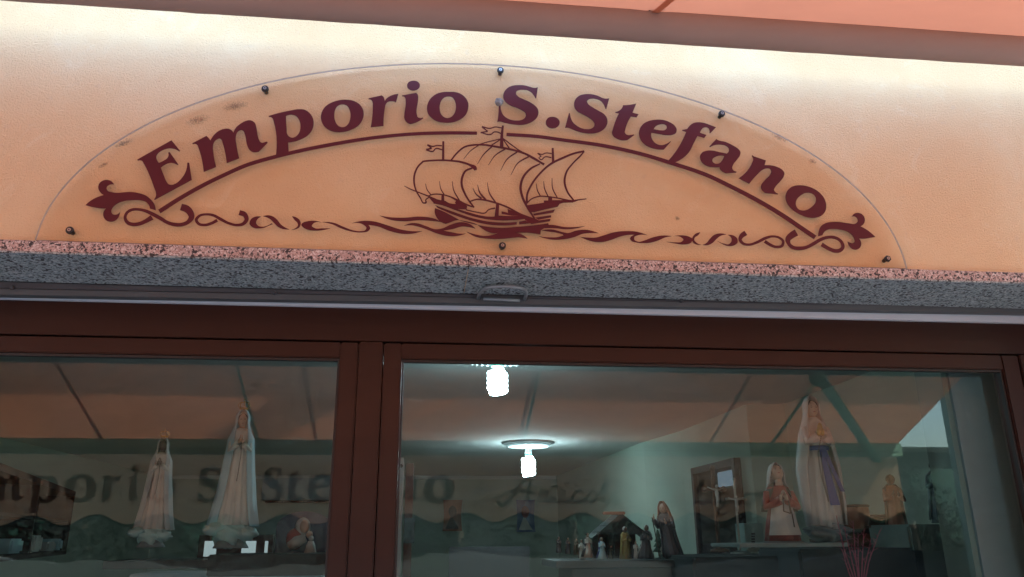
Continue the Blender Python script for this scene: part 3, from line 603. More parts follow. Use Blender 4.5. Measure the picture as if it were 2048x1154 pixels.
# valance with a scalloped hem
val = bpy.data.objects.new('valance', None); COL.objects.link(val); val.parent = awn
lam = (PM(1389, 1030).x - PM(814, 1030).x) / 5; phx = PM(814, 1030).x
def hem(x): return 1.703 + .030 * math.cos(2 * math.pi * (x - phx) / lam) + .004 * math.sin(x * 3.1)
nx = 420; vs = []; fs = []; ny = 8
VY = AWN_Y - .032
def vy(x, z): return VY - .010 * math.sin(x * 5.3 + 1) * (2.1 - z) / .4 - .004 * math.sin(x * 17) * (2.1 - z) / .4
for i in range(nx + 1):
    x = AX0 + (AX1 - AX0) * i / nx; zb_ = hem(x) + .012
    for j in range(ny + 1): z = 2.10 + (zb_ - 2.10) * j / ny; vs.append((x, vy(x, z), z))
for i in range(nx):
    for j in range(ny): q = i * (ny + 1) + j; fs.append((q, q + 1, q + ny + 2, q + ny + 1))
MB().add(vs, fs, True).build('valance_cloth', val_cloth, val)
vs = []; fs = []
for i in range(nx + 1):
    x = AX0 + (AX1 - AX0) * i / nx; zb_ = hem(x)
    for z, o in ((zb_ + .012, .0015), (zb_ - .001, .002)): vs.append((x, vy(x, z) - o, z))
MB().add(vs, [(2 * i, 2 * i + 1, 2 * i + 3, 2 * i + 2) for i in range(nx)], True).build('green_hem', green_trim, val)
# serif words on the valance, straightened from the sign's letters
ANG = {'E': -29, 'm': -20, 'p': -13, 'o': -7, 'r': -5, 'i': -3, 'o2': 3, 'S': 6, 'dot': 8, 'S2': 11, 't': 15, 'e': 18, 'f': 21, 'a': 25, 'n': 29, 'o3': 34}
def norm_glyph(k):
    cs = [px(smooth(c, 5), (0, 0), 1) for c in G[k][2]]
    if k == 'i': cs.append(px(smooth(G['i_dot'][2][0], 5), (0, 0), 1))
    a = R(ANG[k]); ca, sa = math.cos(a), math.sin(a)
    cs = [[(x * ca + y * sa, -x * sa + y * ca) for x, y in c] for c in cs]
    xs = [p[0] for c in cs for p in c]; ys = [p[1] for c in cs for p in c]
    x0, x1, y0, y1 = min(xs), max(xs), min(ys), max(ys)
    return [[((x - x0) / (x1 - x0), (y - y0) / (y1 - y0)) for x, y in c] for c in cs]
def onval(x, y, d):
    q = PM(x, y, VY); return (q.x, vy(q.x, q.z) - .003 - d, q.z)
words = [('E', -100, -45, 935, 1003), ('m', -40, 46, 950, 1003), ('p', 56, 118, 950, 1026), ('o', 128, 194, 948, 1005), ('r', 202, 244, 949, 1003), ('i', 256, 280, 930, 1003), ('o2', 292, 352, 948, 1005),
         ('S', 394, 444, 934, 1005), ('dot', 455, 472, 990, 1006), ('S2', 522, 567, 934, 1005), ('t', 572, 606, 938, 1005), ('e', 614, 664, 948, 1005), ('f', 668, 712, 932, 1005), ('a', 714, 764, 948, 1005), ('n', 770, 840, 949, 1003), ('o3', 846, 910, 948, 1005)]
for k, xl, xr, yt, yb in words:
    yb += (xl - 500) * .001
    cs = norm_glyph(k); cc = [clean([(xl + u * (xr - xl), yt + v * (yb - yt)) for u, v in c]) for c in cs]
    mb = MB()
    if k == 'i': mb.poly([cc[0]], 0, .0006, onval).poly([cc[1]], 0, .0006, onval)
    else: mb.poly(cc, 0, .0006, onval)
    mb.build('valance_letter', green_ink, val)
# script words: Articoli Religiosi
SC = {'A': (62, [[(-.25, .05), (-.1, -.12), (.15, .1), (.55, .85), (.8, 1.1), (.78, .6), (.74, .1), (.95, .02)], [(.1, .45), (.5, .5), (.95, .42)]]),
      'r': (26, [[(0, .05), (.3, .45), (.35, .58), (.45, .42), (.75, .45), (.6, .1), (.8, 0), (1.1, .1)]]),
      't': (18, [[(0, .1), (.6, .95), (.3, .15), (.6, 0), (1.2, .15)], [(.05, .66), (1.0, .7)]]),
      'i': (20, [[(0, .1), (.5, .5), (.3, .1), (.6, 0), (1.15, .15)], [(.68, .78), (.72, .84)]]),
      'c': (28, [[(.8, .42), (.6, .52), (.2, .3), (.2, .05), (.6, 0), (1.1, .15)]]),
      'o': (30, [[(.7, .48), (.3, .42), (.1, .12), (.4, 0), (.75, .2), (.7, .48), (.95, .4), (1.15, .42)]]),
      'l': (20, [[(0, .1), (.7, .8), (.75, 1.05), (.5, .9), (.3, .15), (.6, 0), (1.15, .12)]]),
      'R': (62, [[(.1, .85), (.35, 1.05), (.4, .6), (.1, -.05)], [(.1, .75), (.45, 1.12), (.85, .98), (.7, .62), (.4, .52), (.6, .3), (.85, .0), (1.1, .1)]]),
      'e': (24, [[(0, .1), (.5, .3), (.75, .45), (.5, .52), (.25, .25), (.4, .0), (.75, .02), (1.15, .15)]]),
      'g': (28, [[(.75, .45), (.3, .45), (.15, .12), (.5, .05), (.8, .45), (.6, -.35), (.25, -.5), (.1, -.35), (.6, -.05), (1.15, .12)]]),
      's': (22, [[(0, .1), (.55, .55), (.7, .3), (.55, .02), (.15, .03)], [(.55, .02), (1.1, .12)]])}
def script(word, x, yb, h):
    mb = MB()
    for ch in word:
        wd_, sts = SC[ch]
        for st in sts:
            q = [(x + u * wd_, yb - v * h + (x - 1000) * .003, 6.0 + .8 * (v < .4)) for u, v in st]
            mb.poly([clean(stroke(q, 5))], 0, .0005, onval)
        x += wd_ * 1.04
    mb.build('valance_script', green_ink, val)
MB().poly([[(955, 974), (968, 973), (968, 976.5), (955, 977.5)]], 0, .0005, onval).build('valance_dash', green_ink, val)
script('Articoli', 1010, 1004, 46); script('Religiosi', 1302, 1006, 46)

# ------------------------------------------------------------------ lamps inside
def emis(name, col, st):
    m = bpy.data.materials.new(name); m.use_nodes = True; n = m.node_tree.nodes; n.remove(n['Principled BSDF'])
    e = nod(m, 'ShaderNodeEmission', Strength=st); e.inputs[0].default_value = (*col, 1); lk(m, e.outputs[0], n['Material Output'].inputs[0]); return m
tube_glow = emis('lit_fluorescent_tube', (.66, .90, 1.0), 7.5)
plastic_w = mat('white_plastic', (.75, .8, .8), .4); plaster = mat('plaster_rosette_paint', (.62, .68, .68), .8); plaster_dk = mat('dark_plaster_band', (.28, .30, .30), .8)  # the rosette's rim takes a darker plaster tone
def ceiling_lamp(px_, py_, y, dia, zlow, zhigh, label):
    p = P(px_, py_, y); x = p.x
    t = thing('ceiling_lamp', label, 'ceiling lamp', (0, 0, 0), 'bare spiral bulbs under the ceiling')
    # rosette: stepped plaster disc with beads
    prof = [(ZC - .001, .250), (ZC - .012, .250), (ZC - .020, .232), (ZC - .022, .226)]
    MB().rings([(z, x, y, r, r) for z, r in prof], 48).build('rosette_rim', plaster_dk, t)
    MB().rings([(z, x, y, r, r) for z, r in [(ZC - .0215, .220), (ZC - .034, .208), (ZC - .036, .12), (ZC - .046, .10), (ZC - .048, .03)]], 48).build('rosette', plaster, t)
    bd = MB()
    for k in range(40):
        a = 2 * math.pi * k / 40; c = (x + .196 * math.cos(a), y + .196 * math.sin(a)); tt = (-math.sin(a), math.cos(a))
        bd.tube([(x + .176 * math.cos(a + .03), y + .176 * math.sin(a + .03), ZC - .038), (x + .206 * math.cos(a - .03), y + .206 * math.sin(a - .03), ZC - .036)], [.007, .004], 6)
    bd.build('rosette_beads', plaster, t, kind='stuff')
    MB().tube([(x, y, ZC - .047), (x, y, zhigh + .06)], .008, 8).build('stem', mat('stem_grey', (.1, .1, .1), .5), t)
    MB().rings([(zhigh + .075, x, y, .012, .012), (zhigh + .065, x, y, .026, .026), (zhigh + .03, x, y, .032, .032), (zhigh + .012, x, y, .033, .033)][::-1], 20).build('lamp_holder', plastic_w, t)
    MB().rings([(zhigh - .004, x, y, .030, .030), (zhigh + .011, x, y, .034, .034)], 20).build('holder_ring', teal_paint, t)
    h = zhigh - zlow; r = dia / 2; pts = []; turns = 4.5
    for k in range(int(turns * 20) + 1):
        u = k / (turns * 20); a = u * turns * 2 * math.pi; rr = r * .78 * min(1, .62 + 6 * u) * min(1, .7 + 5 * (1 - u))
        pts.append((x + rr * math.cos(a), y + rr * math.sin(a), zhigh - .022 - (h - .03) * u))
    MB().tube([(x, y, zhigh - .006)] + pts, r * .29, 10).build('spiral_bulb', tube_glow, t)
    MB().rings([(z, x, y, q, q) for z, q in [(zhigh - .012, r * .35), (zhigh - .03, r * .5), (zlow + .02, r * .5), (zlow + .006, r * .3)]], 14).build('bulb_core', tube_glow, t)
ld = 2.45
ceiling_lamp(995, 760, 1.52, .092, P(995, 789, 1.52).z, P(995, 733, 1.52).z, 'large bright spiral bulb nearest the window glass, close under the window frame')
pr_ = PZ(1056, 889, ZC - .02)
ceiling_lamp(1057, 930, pr_.y, .125, P(1058, 952, pr_.y).z, P(1058, 911, pr_.y).z, 'smaller spiral bulb hanging from a round plaster rosette further back')

# ------------------------------------------------------------------ figures
skin = mottled('painted_skin', (.55, .36, .27), (.48, .30, .22), 40, .45, .05, .001); skin_dk = mottled('dark_painted_skin', (.17, .085, .055), (.13, .065, .045), 40, .45, .05, .001)
cream = mottled('cream_painted_plaster', (.66, .63, .58), (.58, .52, .47), 18, .5, .08, .001); pale_blue = mottled('pale_blue_painted_plaster', (.44, .60, .66), (.36, .52, .58), 12, .5, .08, .001)
white_pl = mottled('white_painted_plaster', (.52, .49, .47), (.42, .39, .38), 14, .5, .08, .001); pinkish = mottled('faded_pink_paint', (.60, .52, .46), (.52, .42, .37), 14, .5, .08, .001)
blue_pl = mottled('blue_sash_paint', (.07, .09, .30), (.05, .06, .22), 16, .5, .05, .001); gold = mottled('gold_paint', (.55, .36, .10), (.42, .27, .07), 30, .35, .05, .001, metal=.6)
hair = mat('dark_hair_paint', (.045, .025, .018), .6); cloud_m = mottled('cloud_plaster', (.42, .55, .54), (.30, .42, .42), 22, .7, .3, .004); rock_m = mottled('grey_rock_plaster', (.20, .22, .23), (.12, .13, .14), 25, .8, .5, .005)
red_pl = mottled('red_paint', (.34, .06, .04), (.25, .045, .03), 16, .5, .05, .001); green_pl = mottled('olive_shawl_paint', (.075, .062, .035), (.05, .042, .025), 16, .6, .05, .001); brown_pl = mottled('brown_paint', (.13, .06, .035), (.09, .04, .025), 16, .6, .05, .001)
ochre = mottled('ochre_paint', (.36, .26, .08), (.26, .18, .06), 16, .6, .05, .001); rust = mottled('rust_paint', (.42, .16, .09), (.33, .12, .07), 16, .6, .05, .001); purple = mottled('dusky_purple_paint', (.10, .075, .085), (.07, .055, .06), 16, .6, .05, .001)
dark_m = mottled('near_black_cloth', (.012, .012, .013), (.02, .02, .021), 16, .8, .2, .002); twine = mat('dark_bead', (.05, .025, .015), .5)
def face_bump(d):
    g = 1.0
    g += .16 * max(0, 1 - ((d.x / .16) ** 2 + ((d.z + .10) / .24) ** 2)) * (d.y < 0)       # nose
    g -= .05 * max(0, 1 - (((abs(d.x) - .33) / .2) ** 2 + ((d.z - .12) / .14) ** 2)) * (d.y < 0)   # eye hollows
    g += .05 * max(0, 1 - ((d.x / .3) ** 2 + ((d.z + .72) / .25) ** 2)) * (d.y < 0)         # chin
    return g
def add_head(par, c, r, sk, tilt=0.0, hairm=None):
    e = bpy.data.objects.new('head', None); COL.objects.link(e); e.parent = par; e.location = c; e.rotation_euler.x = tilt
    MB().ell((0, 0, 0), (r * .74, r * .86, r), 24, 18, face_bump).build('face', sk, e)
    for s_ in (-1, 1):
        MB().ell((s_ * r * .27, -r * .755, r * .12), (r * .11, r * .06, r * .055), 10, 6).build('eye', hair, e)
        MB().tube([(s_ * r * .14, -r * .80, r * .25), (s_ * r * .28, -r * .78, r * .30), (s_ * r * .42, -r * .68, r * .25)], r * .02, 5).build('brow', hair, e)
    MB().ell((0, -r * .80, -r * .42), (r * .17, r * .07, r * .05), 10, 6).build('mouth', red_pl, e)
    if hairm: MB().shell([(-r * .2, 0, .06 * r, r * .80, r * .9), (r * .3, 0, .04 * r, r * .82, r * .92), (r * .8, 0, 0, r * .56, r * .66), (r * 1.05, 0, 0, r * .1, r * .1)], 20, 0, [62, 52, 38, 10], r * .06).build('hair', hairm, e)
    MB().tube([(0, r * .05, -r * .6), (0, r * .12, -r * 1.6)], [r * .36, r * .46], 12).build('neck', sk, e)
    return e
def add_hand(par, wrist, tip, s_, sk, L):                # palm, four unequal fingers and a thumb
    w_, t_ = Vector(wrist), Vector(tip); d = (t_ - w_).normalized(); side = Vector((s_, 0, 0)); fwd = d.cross(side).normalized() * s_
    mb = MB(); pm_ = w_ + d * L * .48
    mb.tube([w_, w_ + d * L * .2, pm_, pm_ + d * L * .05], [L * .11, L * .17, L * .19, L * .12], 10)
    for k, q in enumerate((.42, .5, .48, .38)):
        o = fwd * (k - 1.5) * L * .10; a = pm_ + o
        mb.tube([a, a + d * L * q * .55 + side * L * .02, a + d * L * q], [L * .058, L * .052, L * .034], 6)
    a = w_ + d * L * .2 + fwd * L * .16; mb.tube([a, a + d * L * .18 + fwd * L * .08, a + d * L * .36 + fwd * L * .05], [L * .06, L * .05, L * .035], 6)
    return mb.build('hand', sk, par)
def add_arm(par, sh_, el, wr, r, mt): return MB().tube([sh_, (Vector(sh_) + Vector(el)) / 2, el, (Vector(el) + Vector(wr)) / 2, wr], [r, r * 1.02, r * .95, r * 1.05, r * 1.15], 12).build('sleeve', mt, par)
def crown(par, c, r, h):
    e = bpy.data.objects.new('crown', None); COL.objects.link(e); e.parent = par; e.location = c
    MB().rings([(0, 0, 0, r * .75, r * .75), (h * .18, 0, 0, r * .86, r * .86)], 20, capt=False).build('band', gold, e)
    for k in range(8):
        a = 2 * math.pi * k / 8; ca, sa = math.cos(a), math.sin(a)
        MB().tube([(r * .84 * ca, r * .84 * sa, h * .15), (r * 1.12 * ca, r * 1.12 * sa, h * .45), (r * .8 * ca, r * .8 * sa, h * .74), (0, 0, h * .8)], r * .06, 5).build('arch', gold, e)
    MB().ell((0, 0, h * .86), (r * .16,) * 3, 8, 6).build('orb', gold, e)
    MB().tube([(0, 0, h * .9), (0, 0, h * 1.15)], r * .05, 5).tube([(-r * .16, 0, h * 1.04), (r * .16, 0, h * 1.04)], r * .05, 5).build('cross', gold, e)
def rosary(par, pts, r, n=46):
    q = [Vector(p) for p in pts]; mb = MB(); L = [0]
    for a, b in zip(q, q[1:]): L.append(L[-1] + (b - a).length)
    for k in range(n):
        d = L[-1] * k / (n - 1); i = max(j for j in range(len(L) - 1) if L[j] <= d + 1e-9)
        mb.ell(q[i].lerp(q[i + 1], (d - L[i]) / (L[i + 1] - L[i] + 1e-9)), (r, r, r), 6, 4)
    mb.build('rosary', twine, par, kind='stuff')

def place(root, px_, py_, y, rz=0): p = P(px_, py_, y); root.location = p; root.rotation_euler.z = rz
# --- Fatima type Madonna, feet on a cloud; H is the height without crown and cloud
def madonna_cloud(label, px_, py_, y, H, sk, mantle_m, dress_m, rz):
    t = thing('madonna_statue', label, 'statue', (0, 0, 0), 'crowned Madonnas behind the left pane')
    place(t, px_, py_, y, rz); a = H
    MB().ell((0, 0, -.085 * a), (.17 * a, .13 * a, .105 * a), 28, 16, lump(5, .25)).ell((.13 * a, -.02, -.09 * a), (.09 * a, .08 * a, .055 * a), 18, 12, lump(6, .25)).ell((-.15 * a, -.02, -.05 * a), (.09 * a, .07 * a, .05 * a), 18, 12, lump(8, .25)).build('cloud', cloud_m, t, kind='stuff')
    MB().rings([(-.215 * a, 0, 0, .15 * a, .12 * a), (-.205 * a, 0, 0, .15 * a, .12 * a), (-.13 * a, 0, 0, .10 * a, .08 * a)], 24).build('pedestal', rock_m, t)
    MB().rings([(-.02 * a, 0, 0, .155 * a, .12 * a, .08), (.2 * a, 0, 0, .125 * a, .10 * a, .075), (.45 * a, 0, 0, .10 * a, .085 * a, .06), (.60 * a, 0, 0, .082 * a, .075 * a, .04), (.72 * a, 0, 0, .09 * a, .07 * a, .02), (.80 * a, 0, 0, .085 * a, .06 * a), (.84 * a, 0, 0, .04 * a, .04 * a)], 56, 13).build('dress', dress_m, t)
    MB().shell([(-.03 * a, .0, .02 * a, .215 * a, .13 * a, .06), (.2 * a, 0, .015 * a, .175 * a, .12 * a, .055), (.45 * a, 0, .01 * a, .145 * a, .11 * a, .04), (.62 * a, 0, 0, .128 * a, .10 * a, .03), (.74 * a, 0, 0, .118 * a, .085 * a, .02), (.81 * a, 0, 0, .088 * a, .07 * a, .01), (.87 * a, 0, .005 * a, .066 * a, .066 * a), (.95 * a, 0, 0, .066 * a, .068 * a), (1.0 * a, 0, 0, .042 * a, .048 * a), (1.022 * a, 0, 0, .008 * a, .01 * a)], 52, 11, [44, 36, 30, 26, 30, 38, 46, 42, 36, 20], .006 * a, 1).build('mantle', mantle_m, t)
    # gilt hem of the mantle
    add_head(t, (0, -.004 * a, .915 * a), .062 * a, sk, .12, hair)
    for s_ in (-1, 1):
        add_arm(t, (s_ * .075 * a, -.02 * a, .76 * a), (s_ * .085 * a, -.055 * a, .63 * a), (s_ * .022 * a, -.105 * a, .69 * a), .026 * a, dress_m)
        add_hand(t, (s_ * .016 * a, -.108 * a, .69 * a), (s_ * .003 * a, -.115 * a, .78 * a), s_, sk, .085 * a)
    rosary(t, [(.004 * a, -.118 * a, .72 * a), (.012 * a, -.12 * a, .6 * a), (.004 * a, -.12 * a, .45 * a), (-.004 * a, -.125 * a, .36 * a)], .0045 * a, 34)
    crown(t, (0, 0, 1.015 * a), .05 * a, .09 * a)
    return t
madonna_cloud('tallest crowned Madonna statue on a cloud in pale blue mantle, left of the brown mullion', 466, 1046, .95, .405, skin, pale_blue, cream, R(12))
madonna_cloud('smaller crowned Madonna statue with dark face and white mantle, leftmost statue behind the left pane', 306, 1055, 1.05, .325, skin_dk, white_pl, pinkish, R(8))
# --- Lourdes Madonna
t = thing('madonna_statue', 'large white-veiled Madonna statue with blue sash and golden praying hands behind the right pane', 'statue'); place(t, 1652, 1058, .85, R(-4)); a = .50
MB().ell((0, 0, -.02 * a), (.15 * a, .12 * a, .07 * a), 28, 16, lump(11, .3)).build('rock_base', rock_m, t)
MB().rings([(-.0, 0, 0, .13 * a, .10 * a, .07), (.2 * a, 0, 0, .125 * a, .10 * a, .06), (.45 * a, 0, 0, .11 * a, .09 * a, .045), (.6 * a, 0, 0, .085 * a, .07 * a, .03), (.72 * a, 0, 0, .09 * a, .07 * a, .01), (.80 * a, 0, 0, .08 * a, .06 * a), (.845 * a, 0, 0, .035 * a, .035 * a)], 56, 12).build('dress', white_pl, t)
MB().shell([(.03 * a, .02 * a, .02 * a, .15 * a, .12 * a, .05), (.2 * a, .015 * a, .015 * a, .165 * a, .12 * a, .05), (.45 * a, 0, .01 * a, .17 * a, .115 * a, .05), (.6 * a, 0, 0, .150 * a, .10 * a, .03), (.72 * a, 0, 0, .125 * a, .09 * a, .02), (.80 * a, 0, 0, .092 * a, .075 * a, .01), (.87 * a, 0, .005 * a, .068 * a, .068 * a), (.95 * a, 0, 0, .066 * a, .070 * a), (1.0 * a, 0, 0, .044 * a, .048 * a), (1.022 * a, 0, 0, .008 * a, .01 * a)], 52, 9, [62, 56, 46, 36, 36, 42, 46, 42, 36, 20], .006 * a, 2).build('mantle', white_pl, t)
add_head(t, (0, -.004 * a, .915 * a), .064 * a, skin, .05, hair)
for s_ in (-1, 1):
    add_arm(t, (s_ * .08 * a, -.02 * a, .76 * a), (s_ * .09 * a, -.065 * a, .64 * a), (s_ * .022 * a, -.115 * a, .69 * a), .03 * a, white_pl)
    add_hand(t, (s_ * .016 * a, -.118 * a, .69 * a), (s_ * .003 * a, -.115 * a, .79 * a), s_, gold, .10 * a)
MB().rings([(.585 * a, 0, -.002 * a, .094 * a, .082 * a), (.60 * a, 0, -.002 * a, .096 * a, .084 * a), (.62 * a, 0, -.002 * a, .094 * a, .082 * a)], 30).build('sash_belt', blue_pl, t)
for (xa_, xb_, wa, wb, zz) in ((.0, .045, .035, .075, .17), (.02, .115, .03, .035, .27)):
    mb = MB(); vs = []; n2 = 14
    for k in range(n2 + 1):
        u = k / n2; x = (xa_ + (xb_ - xa_) * u) * a; ww = (wa + (wb - wa) * u) * a; z = (.6 + (zz - .6) * u) * a
        for q in range(7): v = q / 6 - .5; vs.append((x + ww * v, -(.092 + .028 * u) * a - .004 * a * math.cos(v * 18) + .16 * (x + ww * v) ** 2 / a, z))
    mb.add(vs, [(7 * k + q, 7 * k + q + 1, 7 * k + q + 8, 7 * k + q + 7) for k in range(n2) for q in range(6)], True); mb.build('sash_ribbon', blue_pl, t)
rosary(t, [(-.005 * a, -.128 * a, .68 * a), (-.045 * a, -.125 * a, .55 * a), (-.04 * a, -.125 * a, .38 * a), (-.01 * a, -.125 * a, .2 * a), (-.03 * a, -.125 * a, .36 * a), (-.02 * a, -.128 * a, .56 * a)], .005 * a, 60)
# --- kneeling girl with apron (shown from the knees up behind her folds)
t = thing('kneeling_girl_statue', 'statue of a girl in white veil and white apron, left of the large Madonna', 'statue'); place(t, 1566, 1078, .85, R(-6)); a = .275
MB().rings([(-.06 * a, 0, 0, .27 * a, .22 * a), (-.03 * a, 0, 0, .27 * a, .22 * a)], 28).build('base', rock_m, t)
MB().rings([(-.025 * a, 0, 0, .235 * a, .19 * a, .06), (.2 * a, 0, 0, .20 * a, .16 * a, .05), (.42 * a, 0, 0, .15 * a, .13 * a, .02), (.58 * a, 0, 0, .165 * a, .12 * a), (.68 * a, 0, 0, .15 * a, .10 * a), (.74 * a, 0, 0, .06 * a, .06 * a)], 44, 12).build('dress', red_pl, t)
vs = []; n2 = 12
for k in range(n2 + 1):
    u = k / n2; z = (.05 + .47 * u) * a; hw = (.22 - .10 * u) * a
    for q in range(11):
        v = q / 5 - 1; vs.append((hw * v, -((.205 - .065 * u) * math.sqrt(max(0, 1 - .72 * v * v)) + .008 * math.sin(v * 14)) * a - .002, z))
MB().add(vs, [(11 * k + q, 11 * k + q + 1, 11 * k + q + 12, 11 * k + q + 11) for k in range(n2) for q in range(10)], True).build('apron', white_pl, t)
MB().shell([(.36 * a, 0, .01 * a, .245 * a, .16 * a, .03), (.5 * a, 0, .01 * a, .225 * a, .155 * a, .02), (.62 * a, 0, 0, .185 * a, .125 * a), (.70 * a, 0, 0, .12 * a, .10 * a), (.75 * a, 0, 0, .07 * a, .08 * a)], 36, 8, [60, 50, 36, 40, 50], .012 * a).build('shawl', green_pl, t)
MB().shell([(.62 * a, 0, .04 * a, .17 * a, .11 * a, .02), (.75 * a, 0, .025 * a, .13 * a, .12 * a), (.88 * a, 0, .01 * a, .118 * a, .125 * a), (.98 * a, 0, .0, .085 * a, .10 * a), (1.03 * a, 0, 0, .02 * a, .03 * a)], 36, 6, [80, 66, 52, 42, 20], .012 * a).build('veil', white_pl, t)
add_head(t, (0, -.02 * a, .88 * a), .115 * a, skin, -.45, hair)
for s_ in (-1, 1):
    add_arm(t, (s_ * .16 * a, -.02 * a, .62 * a), (s_ * .215 * a, -.09 * a, .42 * a), (s_ * .05 * a, -.205 * a, .5 * a), .05 * a, red_pl)
    add_hand(t, (s_ * .045 * a, -.21 * a, .50 * a), (s_ * .004 * a, -.205 * a, .64 * a), s_, skin, .15 * a)
rosary(t, [(-.02 * a, -.235 * a, .56 * a), (-.03 * a, -.235 * a, .36 * a), (.06 * a, -.235 * a, .33 * a), (.05 * a, -.235 * a, .5 * a), (.08 * a, -.24 * a, .3 * a), (.09 * a, -.24 * a, .16 * a)], .009 * a, 54)

# ------------------------------------------------------------------ shelves and other goods
def pbox(name, m, x0, x1, yt, yb, y, depth, parent=None, bevel=0, **t):
    a = P((x0 + x1) / 2, yt, y); b = P((x0 + x1) / 2, yb, y); l = P(x0, (yt + yb) / 2, y).x; r = P(x1, (yt + yb) / 2, y).x
    return box(name, m, l, r, y, y + depth, b.z, a.z, parent, bevel, **t)
def one(o, label, cat, group=None):
    o['label'] = label; o['category'] = cat
    if group: o['group'] = group
    return o
one(pbox('display_shelf', shelf_m, 205, 424, 1121, 1138, .90, .34, None, .003), 'dark shelf board under the smaller crowned Madonna at the left', 'shelf')
one(pbox('display_plinth', shelf_m, 414, 700, 1108, 1152, .86, .30, None, .004), 'dark plinth board under the taller crowned Madonna and the blue plaque', 'plinth')
one(pbox('pale_box', white_p, 255, 640, 1146, 1200, 1.25, .3, None, .004), 'pale cardboard box under the left display shelf', 'box')
# window in the rear, seen below the statues
t = thing('rear_window', 'small bright rear window glimpsed behind the taller crowned Madonna', 'window')
day = emis('daylit_frosted_glass', (.72, .86, .92), .05)
pbox('window_frame', dark_wood, 396, 545, 1070, 1124, 3.0, .05, t)
for a_, b_ in ((408, 432), (483, 511), (529, 535)): pbox('pane', day, a_, b_, 1082, 1113, 2.99, .008, t)
for a_, b_ in ((405, 440), (450, 475), (484, 520), (540, 608)): pbox('pane', day, a_, b_, 1149, 1170, 2.99, .008, t)
# blue plaque with mother and child in relief
t = thing('relief_plaque', 'dark blue arched plaque with a white mother and child relief beside the mullion', 'plaque')
yq = 1.12; c = P(604, 1112, yq); hW = .105; hH = .165
arch = [(-hW, 0), (hW, 0)] + [(hW * math.cos(math.pi * k / 20), hH * .62 + hH * .38 * math.sin(math.pi * k / 20)) for k in range(21)]
MB().poly([clean([(x * 1000, z * 1000) for x, z in arch])], 0, .02, lambda x, z, d: (c.x + x / 1000, yq + d, c.z + z / 1000)).build('board', mottled('navy_paint', (.05, .055, .12), (.03, .035, .08), 30, .4), t)
MB().ell((c.x - .004, yq - .004, c.z + .105), (.030, .016, .036), 18, 12).build('veil', white_pl, t)
MB().ell((c.x + .004, yq - .018, c.z + .108), (.018, .010, .024), 16, 12, face_bump).build('mother_face', skin, t)
MB().ell((c.x - .03, yq - .005, c.z + .062), (.034, .018, .040), 16, 10).build('red_robe', red_pl, t)
MB().tube([(c.x - .045, yq - .02, c.z + .035), (c.x - .02, yq - .026, c.z + .052), (c.x + .012, yq - .024, c.z + .066)], [.018, .022, .016], 12).build('swaddled_child', white_pl, t)
MB().ell((c.x + .026, yq - .026, c.z + .078), (.013, .012, .014), 12, 9, face_bump).build('child_face', skin, t)
MB().rings([(c.z, c.x + .035, yq - .04, .026, .02), (c.z + .04, c.x + .035, yq - .04, .016, .014), (c.z + .055, c.x + .035, yq - .04, .010, .010)], 18).ell((c.x + .035, yq - .04, c.z + .064), (.010,) * 3, 10, 8).build('angel_figure', white_pl, t)
# cupboard hanging at the far left
t = thing('wall_cupboard', 'dark brown open cupboard with folded pale cloths at the far left inside', 'cupboard')
A_, D_ = PZ(0, 925, 1.95), PZ(152, 983, 1.95); ang = math.atan2(D_.y - A_.y, D_.x - A_.x); L_ = math.hypot(D_.x - A_.x, D_.y - A_.y)
t.location = (A_.x, A_.y, 0); t.rotation_euler.z = ang
zb_ = 1.50
for nm, bb in (('top_board', (-.8, L_, 0, .4, 1.915, 1.95)), ('bottom_board', (-.8, L_, 0, .4, zb_, zb_ + .03)), ('back_board', (-.8, L_, .37, .4, zb_ + .031, 1.914)), ('side_board', (L_ - .03, L_, .001, .369, zb_ + .031, 1.914)), ('divider', (L_ * .45, L_ * .45 + .03, .01, .369, zb_ + .031, 1.914)), ('shelf', (-.8, L_ - .031, .02, .36, 1.72, 1.735))):
    box(nm, dark_wood, *bb, t, .002)
for k, (x_, w__) in enumerate(((.15, .2), (.75, .3), (1.4, .25), (1.9, .3), (2.35, .2))):
    MB().box(x_, x_ + w__, .03, .3, zb_ + .032, zb_ + .09 + .02 * (k % 3)).build('folded_cloth', [white_pl, pale_blue, cream][k % 3], t, None, .012)
# brown post and little dark sign at the edge of the right pane
one(pbox('wooden_post', wood('reddish_post', (.10, .045, .035), (.07, .03, .025), (10, 10, 1)), 804, 821, 926, 1400, 2.0, .06, None, .003), 'narrow reddish post just inside the left edge of the right pane', 'post')
one(pbox('pale_post', white_p, 788, 800, 915, 1400, 1.0, .04, None, .003), 'pale narrow upright strip beside the brown mullion', 'post')
one(pbox('hanging_card', mottled('dark_card', (.04, .05, .055), (.06, .07, .07), 20), 808, 829, 1036, 1086, 1.95, .01), 'small dark card hanging on the reddish post', 'card')
one(pbox('door_knob', blackcap, 797, 806, 928, 935, .98, .012, None, .003), 'tiny dark latch on the pale upright strip', 'latch')
